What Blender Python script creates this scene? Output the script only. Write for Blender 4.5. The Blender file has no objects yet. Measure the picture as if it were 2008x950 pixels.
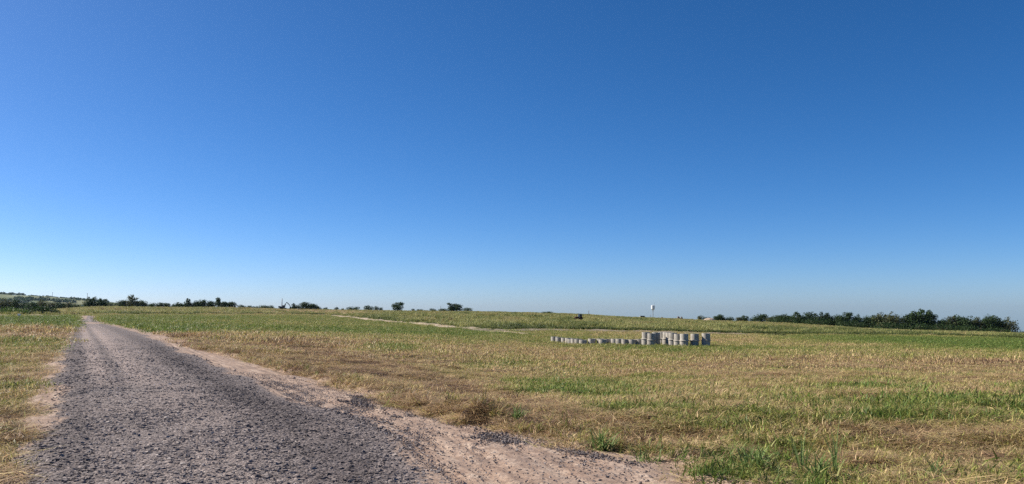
import bpy, math, random
import numpy as np
from mathutils import Vector

S = bpy.context.scene
COL = S.collection
R = math.radians

# ------------------------------------------------------------------ camera, sky, sun, exposure
F, CX, CY, HOR, HC = 1546.0, 1004.0, 475.0, 602.0, 1.65     # focal length and centre in photo pixels, eye level
TILT = math.atan((HOR - CY) / F)
cd = bpy.data.cameras.new('camera')
cd.sensor_width = 36.0
cd.lens = 36.0 * F / 2008.0
cd.clip_start = 0.1
cd.clip_end = 20000
cam = bpy.data.objects.new('camera', cd)
COL.objects.link(cam)
cam.location = (0, 0, HC)
cam.rotation_euler = (math.pi / 2 + TILT, 0, 0)
S.camera = cam

SUN_EL, SUN_AZ = 36.0, -71.0          # azimuth from +Y (the view direction), negative = to the left
w = bpy.data.worlds.new('World')
S.world = w
w.use_nodes = True
nt = w.node_tree
bg = nt.nodes['Background']
sky = nt.nodes.new('ShaderNodeTexSky')
sky.sky_type = 'NISHITA'
sky.sun_disc = False
sky.sun_elevation = R(SUN_EL)
sky.sun_rotation = R(SUN_AZ)
sky.altitude = 700
sky.air_density = 0.62
sky.dust_density = 0.75
sky.ozone_density = 8.0
hs = nt.nodes.new('ShaderNodeHueSaturation')
hs.inputs['Saturation'].default_value = 1.16
mu = nt.nodes.new('ShaderNodeMix'); mu.data_type = 'RGBA'; mu.blend_type = 'MULTIPLY'
mu.inputs[0].default_value = 1.0
mu.inputs[7].default_value = (1.09, 0.985, 0.94, 1)
nt.links.new(sky.outputs[0], hs.inputs['Color'])
nt.links.new(hs.outputs[0], mu.inputs[6])
nt.links.new(mu.outputs[2], bg.inputs[0])
bg.inputs[1].default_value = 0.085

sd = bpy.data.lights.new('sun', 'SUN')
sd.energy = 5.0
sd.angle = R(0.5)
sd.color = (1.0, 0.93, 0.82)
so = bpy.data.objects.new('sun', sd)
COL.objects.link(so)
sdir = Vector((math.sin(R(SUN_AZ)) * math.cos(R(SUN_EL)), math.cos(R(SUN_AZ)) * math.cos(R(SUN_EL)), math.sin(R(SUN_EL))))
so.rotation_euler = sdir.to_track_quat('Z', 'Y').to_euler()
so.location = (-30, 10, 40)
S.view_settings.view_transform = 'Standard'
S.view_settings.look = 'None'
S.view_settings.exposure = 0.74
S.view_settings.gamma = 1
S.render.engine = 'CYCLES'
S.cycles.max_bounces = 6
S.cycles.volume_bounces = 0
S.cycles.use_denoising = False

rng = np.random.default_rng(7)

# ------------------------------------------------------------------ helpers
def ray(x, y):
    v = (CY - y) / F
    fy = math.cos(TILT) - v * math.sin(TILT)
    fz = v * math.cos(TILT) + math.sin(TILT)
    return (x - CX) / F / fy, fz / fy             # X/Y, (Z-HC)/Y

def at(x, y, Y):
    a, b = ray(x, y)
    return Vector((a * Y, Y, HC + b * Y))

def proj(X, Y, Z):
    c, s = math.cos(TILT), math.sin(TILT)
    d = Y * c + (Z - HC) * s
    u = -Y * s + (Z - HC) * c
    d = np.maximum(d, 0.5)
    return CX + F * X / d, CY - F * u / d

def hash2(i, j, k=0):
    h = (i * 374761393 + j * 668265263 + k * 2147483647 + 1013904223) & 0xFFFFFFFF
    h = ((h ^ (h >> 13)) * 1274126177) & 0xFFFFFFFF
    h = ((h ^ (h >> 16)) * 2246822519) & 0xFFFFFFFF
    return ((h ^ (h >> 15)) & 0xFFFFFF) / float(0xFFFFFF)

def vnoise(x, y, seed=0):
    x = np.asarray(x, float); y = np.asarray(y, float)
    i = np.floor(x).astype(np.int64); j = np.floor(y).astype(np.int64)
    fx = x - i; fy = y - j
    fx = fx * fx * (3 - 2 * fx); fy = fy * fy * (3 - 2 * fy)
    a = hash2(i, j, seed); b = hash2(i + 1, j, seed); c = hash2(i, j + 1, seed); d = hash2(i + 1, j + 1, seed)
    return (a * (1 - fx) + b * fx) * (1 - fy) + (c * (1 - fx) + d * fx) * fy

def fbm(x, y, seed=0, o=3):
    t = 0; a = 0.5; n = 0
    for k in range(o):
        t = t + a * vnoise(x, y, seed + k * 17); n += a
        x = x * 2.03 + 3.1; y = y * 2.03 + 7.7; a *= 0.5
    return t / n

def sstep(a, b, x):
    t = np.clip((x - a) / (b - a), 0, 1)
    return t * t * (3 - 2 * t)

def tag(o, label=None, cat=None, group=None, kind=None):
    if label: o['label'] = label
    if cat: o['category'] = cat
    if group: o['group'] = group
    if kind: o['kind'] = kind
    return o

def link(o, parent=None):
    COL.objects.link(o)
    if parent is not None: o.parent = parent
    return o

def empty(name, loc, rz=0):
    o = bpy.data.objects.new(name, None)
    o.empty_display_size = 0.2
    o.location = loc; o.rotation_euler = (0, 0, rz)
    return link(o)

def np_mesh(name, co, quads=None, tris=None, attrs=None, smooth=True):
    me = bpy.data.meshes.new(name)
    co = np.asarray(co, np.float32)
    me.vertices.add(len(co)); me.vertices.foreach_set('co', co.ravel())
    ls = []; st = []; tot = []
    p = 0
    if quads is not None and len(quads):
        q = np.asarray(quads, np.int32); ls.append(q.ravel()); st.append(p + np.arange(len(q)) * 4); tot.append(np.full(len(q), 4)); p += q.size
    if tris is not None and len(tris):
        t = np.asarray(tris, np.int32); ls.append(t.ravel()); st.append(p + np.arange(len(t)) * 3); tot.append(np.full(len(t), 3)); p += t.size
    if ls:
        l = np.concatenate(ls); s_ = np.concatenate(st); t_ = np.concatenate(tot)
        me.loops.add(len(l)); me.loops.foreach_set('vertex_index', l.astype(np.int32))
        me.polygons.add(len(s_)); me.polygons.foreach_set('loop_start', s_.astype(np.int32))
        me.polygons.foreach_set('use_smooth', np.full(len(s_), smooth))
    me.update(calc_edges=True)
    for k, v in (attrs or {}).items():
        v = np.asarray(v, np.float32)
        a = me.attributes.new(k, 'FLOAT_VECTOR' if v.ndim == 2 else 'FLOAT', 'POINT')
        a.data.foreach_set('vector' if v.ndim == 2 else 'value', v.ravel())
    me.validate()
    return me

def mobj(name, me, mat, parent=None):
    o = bpy.data.objects.new(name, me)
    if mat: me.materials.append(mat)
    return link(o, parent)

class MB:
    """collects boxes, tubes and revolved shapes into one mesh"""
    def __init__(s): s.v = []; s.q = []; s.t = []
    def add(s, v, q=(), t=()):
        b = len(s.v); s.v += [tuple(p) for p in v]
        s.q += [tuple(b + i for i in f) for f in q]; s.t += [tuple(b + i for i in f) for f in t]
        return s
    def hexa(s, p): return s.add(p, [(0,3,2,1),(4,5,6,7),(0,1,5,4),(1,2,6,5),(2,3,7,6),(3,0,4,7)])
    def box(s, c, d, b=0.0):
        x, y, z = (k / 2 for k in d); cx, cy, cz = c
        if b <= 0:
            return s.hexa([(cx-x,cy-y,cz-z),(cx+x,cy-y,cz-z),(cx+x,cy+y,cz-z),(cx-x,cy+y,cz-z),(cx-x,cy-y,cz+z),(cx+x,cy-y,cz+z),(cx+x,cy+y,cz+z),(cx-x,cy+y,cz+z)])
        ring = lambda dx, dy, zz: [(cx-x+dx,cy-y+dy,zz),(cx+x-dx,cy-y+dy,zz),(cx+x-dx,cy+y-dy,zz),(cx-x+dx,cy+y-dy,zz)]
        v = ring(b,b,cz-z) + ring(0,0,cz-z+b) + ring(0,0,cz+z-b) + ring(b,b,cz+z)
        q = [(3,2,1,0),(12,13,14,15)]
        for k in range(3):
            for i in range(4): q.append((k*4+i, k*4+(i+1)%4, k*4+4+(i+1)%4, k*4+4+i))
        return s.add(v, q)
    def prism(s, prof, y0, y1):           # profile in XZ, extruded along Y (convex)
        n = len(prof); v = [(x, y0, z) for x, z in prof] + [(x, y1, z) for x, z in prof]
        q = [(i, (i+1) % n, n + (i+1) % n, n + i) for i in range(n)]
        t = [(0, i+1, i) for i in range(1, n-1)] + [(n, n+i, n+i+1) for i in range(1, n-1)]
        return s.add(v, q, t)
    def tube(s, pts, rad, n=8, cap=True):
        pts = [Vector(p) for p in pts]; rad = rad if hasattr(rad, '__len__') else [rad] * len(pts)
        v = []
        for i, p in enumerate(pts):
            d = (pts[min(i+1, len(pts)-1)] - pts[max(i-1, 0)]).normalized()
            a = d.cross(Vector((0, 0, 1)) if abs(d.z) < .9 else Vector((1, 0, 0))).normalized(); b = d.cross(a)
            v += [p + (a * math.cos(2*math.pi*k/n) + b * math.sin(2*math.pi*k/n)) * rad[i] for k in range(n)]
        q = [(i*n+k, i*n+(k+1) % n, (i+1)*n+(k+1) % n, (i+1)*n+k) for i in range(len(pts)-1) for k in range(n)]
        t = []
        if cap:
            m = (len(pts)-1) * n
            t = [(0, k+1, k) for k in range(1, n-1)] + [(m, m+k, m+k+1) for k in range(1, n-1)]
        return s.add(v, q, t)
    def lathe(s, prof, n=28, closed=False):   # (r, z) profile about Z
        v = [(r*math.cos(2*math.pi*k/n), r*math.sin(2*math.pi*k/n), z) for r, z in prof for k in range(n)]
        m = len(prof); q = []
        for i in range(m if closed else m-1):
            j = (i+1) % m
            for k in range(n): q.append((i*n+k, i*n+(k+1) % n, j*n+(k+1) % n, j*n+k))
        return s.add(v, q)
    def move(s, d, rz=0):
        c, n = math.cos(rz), math.sin(rz)
        s.v = [(x*c-y*n+d[0], x*n+y*c+d[1], z+d[2]) for x, y, z in s.v]; return s
    def build(s, name, mat, parent=None, smooth=False):
        return mobj(name, np_mesh(name, s.v, s.q, s.t, smooth=smooth), mat, parent)

# ------------------------------------------------------------------ materials
class NT:
    def __init__(s, name):
        s.m = bpy.data.materials.new(name); s.m.use_nodes = True
        s.t = s.m.node_tree; s.t.nodes.clear()
        s.out = s.t.nodes.new('ShaderNodeOutputMaterial')
    def n(s, typ, ins=None, **kw):
        o = s.t.nodes.new(typ)
        for k, v in kw.items(): setattr(o, k, v)
        for k, v in (ins or {}).items():
            if hasattr(v, 'is_linked') or isinstance(v, bpy.types.NodeSocket): s.t.links.new(v, o.inputs[k])
            else: o.inputs[k].default_value = v
        return o
    def math(s, op, a, b=0.0, clamp=False):
        return s.n('ShaderNodeMath', {0: a, 1: b}, operation=op, use_clamp=clamp).outputs[0]
    def mix(s, f, a, b, mode='MIX'):
        o = s.n('ShaderNodeMix', {0: f, 6: a, 7: b}, data_type='RGBA', blend_type=mode); return o.outputs[2]
    def noise(s, vec, scale, detail=3.0, rough=0.55):
        return s.n('ShaderNodeTexNoise', {'Vector': vec, 'Scale': scale, 'Detail': detail, 'Roughness': rough}).outputs[0]
    def ramp(s, fac, stops):
        o = s.n('ShaderNodeValToRGB', {0: fac}); e = o.color_ramp.elements
        while len(e) < len(stops): e.new(0.5)
        for i, (p, c) in enumerate(stops):
            e[i].position = p; e[i].color = tuple(c) + (1,) if len(c) == 3 else c
        return o.outputs[0]
    def attr(s, name, typ='GEOMETRY'):
        return s.n('ShaderNodeAttribute', attribute_name=name, attribute_type=typ).outputs['Fac']
    def pos(s): return s.n('ShaderNodeTexCoord').outputs['Object']
    def bsdf(s, color, rough=0.9, normal=None, spec=0.2, metal=0.0):
        o = s.n('ShaderNodeBsdfPrincipled', {'Base Color': color, 'Roughness': rough, 'Specular IOR Level': spec, 'Metallic': metal})
        if normal is not None: s.t.links.new(normal, o.inputs['Normal'])
        s.t.links.new(o.outputs[0], s.out.inputs[0]); return o
    def bump(s, h, dist, strength=1.0):
        return s.n('ShaderNodeBump', {'Height': h, 'Distance': dist, 'Strength': strength}).outputs[0]

GRASS = [(0.0, (0.16, 0.095, 0.06)), (0.2, (0.41, 0.255, 0.14)), (0.4, (0.69, 0.51, 0.27)), (0.58, (0.41, 0.37, 0.11)), (0.78, (0.22, 0.27, 0.055)), (1.0, (0.13, 0.21, 0.04))]

def grass_mat(name, stops, dull=0.0):
    m = NT(name)
    t = m.attr('tint', 'INSTANCER'); b = m.attr('br')
    f = m.math('ADD', t, m.math('MULTIPLY', m.math('SUBTRACT', b, 0.5), 0.42))
    c = m.ramp(f, stops)
    v = m.math('ADD', 0.5, m.math('MULTIPLY', m.math('POWER', m.math('FRACT', m.math('MULTIPLY', b, 7.31)), 1.6), 0.95))
    c = m.mix(1.0, c, m.n('ShaderNodeCombineColor', {0: v, 1: v, 2: v}).outputs[0], 'MULTIPLY')
    d = m.n('ShaderNodeBsdfPrincipled', {'Base Color': c, 'Roughness': 0.55, 'Specular IOR Level': 0.25})
    tr = m.n('ShaderNodeBsdfTranslucent', {'Color': c})
    mx = m.n('ShaderNodeMixShader', {0: 0.3, 1: d.outputs[0], 2: tr.outputs[0]})
    m.t.links.new(mx.outputs[0], m.out.inputs[0])
    return m.m

M = {}
M['grass'] = grass_mat('grass_blades', GRASS)
M['scrub'] = grass_mat('tall_grass_blades', [(0.0, (0.28, 0.20, 0.10)), (0.3, (0.50, 0.43, 0.18)), (0.55, (0.40, 0.41, 0.135)), (0.8, (0.19, 0.225, 0.06)), (1.0, (0.06, 0.09, 0.026))])

def ground_mat():
    m = NT('field_soil')
    p = m.pos()
    t = m.attr('tint'); dirt = m.attr('dirt')
    st = m.n('ShaderNodeMapping', {'Vector': p, 'Scale': (1.0, 2.2, 1.0)}).outputs[0]
    n1 = m.noise(p, 22.0, 4); n2 = m.noise(st, 1.7, 4); n3 = m.noise(st, 0.22, 4)
    f = m.math('ADD', t, m.math('MULTIPLY', m.math('SUBTRACT', n1, 0.5), 0.5))
    f = m.math('ADD', f, m.math('MULTIPLY', m.math('SUBTRACT', n2, 0.5), 0.55))
    f = m.math('ADD', f, m.math('MULTIPLY', m.math('SUBTRACT', n3, 0.5), 0.45))
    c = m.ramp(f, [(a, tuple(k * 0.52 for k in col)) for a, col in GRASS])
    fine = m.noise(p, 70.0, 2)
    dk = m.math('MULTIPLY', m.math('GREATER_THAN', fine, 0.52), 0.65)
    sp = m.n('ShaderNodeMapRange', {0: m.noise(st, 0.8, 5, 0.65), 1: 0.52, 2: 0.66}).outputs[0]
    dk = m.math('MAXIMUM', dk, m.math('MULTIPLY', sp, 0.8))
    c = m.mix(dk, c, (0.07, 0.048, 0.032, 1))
    dc = m.ramp(n2, [(0.3, (0.30, 0.20, 0.145)), (0.7, (0.46, 0.345, 0.26))])
    df = m.math('MULTIPLY', dirt, m.math('ADD', 0.55, n2), True)
    c = m.mix(df, c, dc)
    h = m.math('ADD', m.noise(p, 30.0, 5), m.noise(p, 6.0, 3))
    m.bsdf(c, 0.95, m.bump(h, 0.05, 0.8), 0.05)
    return m.m
M['ground'] = ground_mat()

def road_mat():
    m = NT('gravel_and_dirt')
    p = m.pos(); g = m.attr('gravel'); rut = m.attr('rut')
    n = m.noise(p, 3.0, 6, 0.65); nf = m.noise(p, 26.0, 4); nl = m.noise(p, 0.5, 3)
    gm = m.math('ADD', g, m.math('MULTIPLY', m.math('SUBTRACT', n, 0.5), 0.9))
    gm = m.math('ADD', gm, m.math('MULTIPLY', m.math('SUBTRACT', nf, 0.5), 0.9))
    gm = m.n('ShaderNodeMapRange', {0: gm, 1: 0.36, 2: 0.62}).outputs[0]
    vo = m.n('ShaderNodeTexVoronoi', {'Vector': p, 'Scale': 30.0})
    vf = m.n('ShaderNodeTexVoronoi', {'Vector': p, 'Scale': 62.0})
    sv = m.n('ShaderNodeSeparateColor', {0: vo.outputs['Color']}).outputs[0]
    gc = m.ramp(sv, [(0.0, (0.082, 0.068, 0.065)), (0.45, (0.162, 0.136, 0.129)), (0.8, (0.235, 0.198, 0.184)), (1.0, (0.36, 0.305, 0.28))])
    gc = m.mix(m.math('MULTIPLY', m.math('SUBTRACT', nl, 0.35, True), 0.9, True), gc, (0.245, 0.185, 0.155, 1))
    dkb = m.attr('dark')
    gc = m.mix(m.math('MULTIPLY', dkb, 0.62), gc, (0.06, 0.05, 0.052, 1))
    gc = m.mix(m.math('MULTIPLY', rut, 0.8, True), gc, (0.32, 0.255, 0.225, 1))
    stv = m.n('ShaderNodeAttribute', attribute_name='st').outputs['Vector']
    stk = m.n('ShaderNodeMapping', {'Vector': stv, 'Scale': (5.5, 0.7, 1.0)}).outputs[0]
    dn = m.math('ADD', m.math('MULTIPLY', m.noise(p, 7.0, 5, 0.65), 0.5), m.math('MULTIPLY', m.noise(stk, 1.0, 5, 0.65), 0.5))
    dc = m.ramp(dn, [(0.36, (0.18, 0.12, 0.09)), (0.48, (0.32, 0.22, 0.16)), (0.56, (0.43, 0.315, 0.235)), (0.66, (0.56, 0.44, 0.34))])
    big = m.n('ShaderNodeMapRange', {0: m.noise(p, 1.1, 5, 0.6), 1: 0.42, 2: 0.62}).outputs[0]
    dc = m.mix(m.math('MULTIPLY', big, 0.3), dc, (0.24, 0.185, 0.155, 1))
    spk = m.math('MULTIPLY', m.math('GREATER_THAN', m.noise(p, 34.0, 3), 0.57), 0.75)
    dc = m.mix(spk, dc, (0.17, 0.135, 0.12, 1))
    c = m.mix(gm, dc, gc)
    hg = m.math('ADD', m.math('SUBTRACT', 1.0, vo.outputs['Distance']), m.math('MULTIPLY', m.math('SUBTRACT', 1.0, vf.outputs['Distance']), 0.5))
    hd = m.math('MULTIPLY', m.noise(p, 14.0, 6, 0.65), 0.9)
    h = m.n('ShaderNodeMix', {0: gm, 2: hd, 3: hg}).outputs[0]
    m.bsdf(c, 0.92, m.bump(h, 0.02, 1.0), 0.15)
    return m.m
M['road'] = road_mat()

def simple(name, c, rough=0.8, var=0.25, scale=6.0, bump=0.0, spec=0.2, metal=0.0):
    m = NT(name); p = m.pos(); n = m.noise(p, scale, 5, 0.6)
    k = m.ramp(n, [(0.25, tuple(x * (1 - var) for x in c)), (0.75, tuple(min(1, x * (1 + var)) for x in c))])
    m.bsdf(k, rough, m.bump(n, bump) if bump else None, spec, metal); return m.m
M['dirt'] = simple('dry_dirt', (0.42, 0.33, 0.25), 0.95, 0.3, 0.8, 0.03)
M['greydirt'] = simple('grey_road_dirt', (0.21, 0.17, 0.125), 0.95, 0.3, 0.5, 0.03)
M['rubble'] = simple('brown_rubble', (0.22, 0.17, 0.14), 0.95, 0.45, 2.0, 0.1)
M['paint_dark'] = simple('dark_blue_grey_paint', (0.035, 0.045, 0.06), 0.45, 0.2)
M['paint_pale'] = simple('pale_grey_paint', (0.32, 0.32, 0.33), 0.5, 0.15)
M['rubber'] = simple('black_rubber', (0.018, 0.018, 0.018), 0.85, 0.2)
M['red'] = simple('faded_red_paint', (0.10, 0.026, 0.026), 0.5, 0.2)
M['white'] = simple('white_paint', (0.72, 0.73, 0.72), 0.6, 0.08)
M['steel'] = simple('grey_galvanised_steel', (0.33, 0.34, 0.35), 0.5, 0.12)
M['wood'] = simple('weathered_wood', (0.16, 0.125, 0.095), 0.9, 0.3, 9)
M['roof'] = simple('dark_sheet_roof', (0.05, 0.055, 0.06), 0.6, 0.2)
M['wall'] = simple('grey_wall', (0.35, 0.34, 0.33), 0.85, 0.15)
M['bark'] = simple('bark', (0.10, 0.08, 0.062), 0.95, 0.3, 8)
M['glass'] = simple('dark_cab_glass', (0.012, 0.015, 0.018), 0.15, 0.1, 2, 0, 0.5)
M['stone'] = None

def concrete():
    m = NT('cast_concrete'); p = m.pos()
    inf = m.n('ShaderNodeObjectInfo').outputs['Random']
    a = m.noise(p, 3.0, 5, 0.65)
    st = m.n('ShaderNodeMapping', {'Vector': p, 'Scale': (9, 9, 1.2)}).outputs[0]
    b = m.noise(st, 1.0, 4)
    c = m.ramp(m.math('ADD', m.math('MULTIPLY', a, 0.6), m.math('MULTIPLY', b, 0.4)), [(0.3, (0.21, 0.19, 0.16)), (0.5, (0.335, 0.308, 0.265)), (0.7, (0.46, 0.425, 0.37))])
    v = m.math('ADD', 0.86, m.math('MULTIPLY', inf, 0.22))
    c = m.mix(1.0, c, m.n('ShaderNodeCombineColor', {0: v, 1: v, 2: v}).outputs[0], 'MULTIPLY')
    m.bsdf(c, 0.9, m.bump(a, 0.01), 0.2); return m.m
M['concrete'] = concrete()

def leaf_mat(name, dark, light):
    m = NT(name); b = m.attr('br'); inf = m.n('ShaderNodeObjectInfo').outputs['Random']
    f = m.math('ADD', m.math('MULTIPLY', b, 0.8), m.math('MULTIPLY', inf, 0.3))
    c = m.ramp(f, [(0.1, dark), (0.95, light)])
    d = m.n('ShaderNodeBsdfPrincipled', {'Base Color': c, 'Roughness': 0.6, 'Specular IOR Level': 0.15})
    tr = m.n('ShaderNodeBsdfTranslucent', {'Color': c})
    mx = m.n('ShaderNodeMixShader', {0: 0.3, 1: d.outputs[0], 2: tr.outputs[0]})
    m.t.links.new(mx.outputs[0], m.out.inputs[0]); return m.m
M['leaf'] = leaf_mat('dark_green_leaves', (0.018, 0.036, 0.012), (0.050, 0.088, 0.026))
M['leaf_olive'] = leaf_mat('olive_leaves', (0.045, 0.055, 0.022), (0.12, 0.13, 0.055))
M['leaf_bright'] = leaf_mat('fresh_green_leaves', (0.055, 0.10, 0.024), (0.15, 0.22, 0.06))
M['leaf_weed'] = leaf_mat('weed_leaves', (0.09, 0.14, 0.035), (0.24, 0.32, 0.11))

def stone_mat():
    m = NT('crushed_stone'); t = m.attr('tint', 'INSTANCER')
    c = m.ramp(t, [(0.0, (0.095, 0.079, 0.075)), (0.5, (0.185, 0.156, 0.147)), (0.85, (0.25, 0.212, 0.198)), (1.0, (0.44, 0.38, 0.34))])
    m.bsdf(c, 0.85, None, 0.2); return m.m
M['stone'] = stone_mat()

# ------------------------------------------------------------------ the lie of the land
# per photo column: near field edge B, ditch line C, crest D, as (distance, pixels below eye level)
KX = [0, 110, 165, 230, 330, 430, 500, 560, 640, 720, 780, 880, 960, 1080, 1130, 1200, 1280, 1330, 1400, 1500, 1560, 1660, 1700, 1780, 1850, 1950, 2008]
def tab(pairs): xs, vs = zip(*pairs); return np.interp(KX, xs, vs)
YB = tab([(0, 45), (300, 48), (600, 65), (900, 90), (1090, 99), (1260, 87), (1390, 85), (1500, 85), (1700, 82), (2008, 80)])
PB = tab([(0, 53), (300, 53), (600, 59), (900, 63), (1090, 67.8), (1260, 75.8), (1390, 78.5), (1500, 79), (1700, 82), (2008, 88)])
YC = tab([(0, 140), (110, 150), (200, 210), (560, 270), (655, 300), (720, 220), (800, 180), (880, 150), (960, 130), (1080, 145), (1340, 150), (1700, 165), (2008, 170)])
PC = tab([(0, 18), (110, 18), (200, 15), (560, 14.5), (655, 16), (720, 24), (800, 31), (880, 38), (960, 45), (1080, 44), (1200, 46), (1340, 49), (1440, 53), (1700, 55), (1900, 57), (2008, 62)])
YD = tab([(0, 420), (1250, 420), (1500, 310), (2008, 300)])
PD = np.array([5, 4, -1, -2, -1, -1, 1, 2.5, 4, 5, 6, 7, 8, 11, 12, 17, 20, 22, 26, 29, 32, 37.5, 40.5, 44.5, 46.5, 49, 51]) + 2.4
YE = YD + 180; PE = PD + tab([(0, 0), (600, 0.6), (1200, 2), (2008, 6)])
PF = PD + tab([(0, 1), (600, 3), (1200, 6), (2008, 12)])
PG = PD + tab([(0, 2), (600, 6), (1200, 12), (2008, 18)])
KU = (np.array(KX) - CX) / F

def pchip(x, y, xi):
    h = np.diff(x); d = np.diff(y) / h
    m = np.zeros_like(y)
    for k in range(1, len(y) - 1):
        if d[k-1] * d[k] > 0:
            w1 = 2 * h[k] + h[k-1]; w2 = h[k] + 2 * h[k-1]
            m[k] = (w1 + w2) / (w1 / d[k-1] + w2 / d[k])
    m[0] = d[0] if abs(d[0]) < 1e-9 else d[0] * 0; m[-1] = d[-1]
    i = np.clip(np.searchsorted(x, xi) - 1, 0, len(h) - 1)
    t = (xi - x[i]) / h[i]; t2 = t * t; t3 = t2 * t
    return (2*t3-3*t2+1)*y[i] + (t3-2*t2+t)*h[i]*m[i] + (-2*t3+3*t2)*y[i+1] + (t3-t2)*h[i]*m[i+1]

TU = np.linspace(-0.80, 0.80, 161)
TS = np.linspace(math.log(4), math.log(6000), 480)
TZ = np.zeros((len(TU), len(TS)))
for i, u in enumerate(TU):
    g = lambda a: float(np.interp(u, KU, a))
    Y = np.array([4, 10, g(YB), g(YC), g(YD), g(YE), 1600, 6000.0])
    p = np.array([0, 0, g(PB), g(PC), g(PD), g(PE), g(PF), g(PG)])
    z = HC - Y * p / F; z[:2] = 0
    TZ[i] = pchip(np.log(Y), z, TS)
for _ in range(3):
    TZ[1:-1] = 0.25 * TZ[:-2] + 0.5 * TZ[1:-1] + 0.25 * TZ[2:]

def z0(X, Y):
    X = np.asarray(X, float); Y = np.asarray(Y, float)
    Yc = np.clip(Y, 4, 5990); u = np.clip(X / Yc, -0.799, 0.799)
    a = (u - TU[0]) / (TU[1] - TU[0]); b = (np.log(Yc) - TS[0]) / (TS[1] - TS[0])
    i = np.clip(a.astype(int), 0, len(TU) - 2); j = np.clip(b.astype(int), 0, len(TS) - 2)
    fa = a - i; fb = b - j
    return (TZ[i, j]*(1-fa) + TZ[i+1, j]*fa)*(1-fb) + (TZ[i, j+1]*(1-fa) + TZ[i+1, j+1]*fa)*fb

def hit(x, y):
    """where the line of sight through a photo pixel meets the ground"""
    a, b = ray(x, y)
    Ys = np.exp(np.linspace(math.log(4), math.log(900), 4000))
    below = HC + b * Ys - z0(a * Ys, Ys) < 0
    k = int(np.argmax(below)) if below.any() else len(Ys) - 1
    return Vector((a * Ys[k], Ys[k], float(z0(a * Ys[k], Ys[k]))))

YCf = lambda u: np.interp(u, KU, YC)
YDf = lambda u: np.interp(u, KU, YD)

# road edges (photo pixels on the flat near ground -> metres)
def edge(pts):
    q = [hit(x, y) for x, y in pts]; q.sort(key=lambda v: v.y)
    ys = np.array([v.y for v in q]); xs = np.array([v.x for v in q])
    def f(Y):
        Y = np.asarray(Y, float); r = np.interp(Y, ys, xs)
        s0 = (xs[2] - xs[0]) / (ys[2] - ys[0])
        return np.where(Y < ys[0], xs[0] + (Y - ys[0]) * s0, r)
    return f
eL = edge([(26, 950), (44, 906), (64, 821), (88, 747), (108, 703), (127, 663), (141, 642), (149, 632), (151, 629), (156, 622), (160, 617.5)])
eR = edge([(1355, 950), (1328, 917), (1230, 895), (1120, 878), (977, 846), (863, 820), (770, 793), (692, 768), (594, 741), (528, 726), (463, 704), (382, 686), (300, 652), (245, 641), (207, 633), (190, 629), (187, 622), (181, 617)])
gL = edge([(62, 950), (81, 895), (88, 836), (107, 755), (121, 707), (132, 663), (144, 640), (153, 632), (164, 628), (170, 622), (171, 617.5)])
gR = edge([(850, 950), (757, 862), (626, 803), (480, 744), (382, 702), (306, 668), (250, 648), (205, 636), (186, 629), (182, 622), (176, 617.5)])

def roadmask(X, Y):
    """signed distance outside the road, in metres (negative = on it)"""
    j = (fbm(X * 1.3, Y * 1.3, 5) - 0.5) * 0.9 + (fbm(X * 5, Y * 5, 9) - 0.5) * 0.35
    d = np.maximum(eL(Y) - X, X - eR(Y)) + j * np.where(X < (eL(Y) + eR(Y)) / 2, 0.35, 0.9) * np.where(Y < 60, 1, 0.6)
    return np.where((Y < 175), d, 50.0)

def zg(X, Y):
    """ground with its bumps"""
    d = roadmask(X, Y)
    f = sstep(-0.25, 0.5, d)
    b = (fbm(X * 1.1, Y * 1.1, 21) - 0.5) * 0.16 + (fbm(X * 0.25, Y * 0.33, 22) - 0.5) * 0.3 + (vnoise(X * 4.2, Y * 4.2, 23) - 0.5) * 0.05
    far = 1 + sstep(60, 300, Y) * 1.0
    return z0(X, Y) - 0.035 + f * (0.085 + b * far) + 0.10 * np.exp(-((d - 0.55) / 0.4) ** 2) * (X > eR(Y)) * sstep(5, 9, Y) * (1 - sstep(26, 40, Y)) * (0.3 + 1.2 * fbm(X * 1.5, Y * 1.5, 25))

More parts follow.
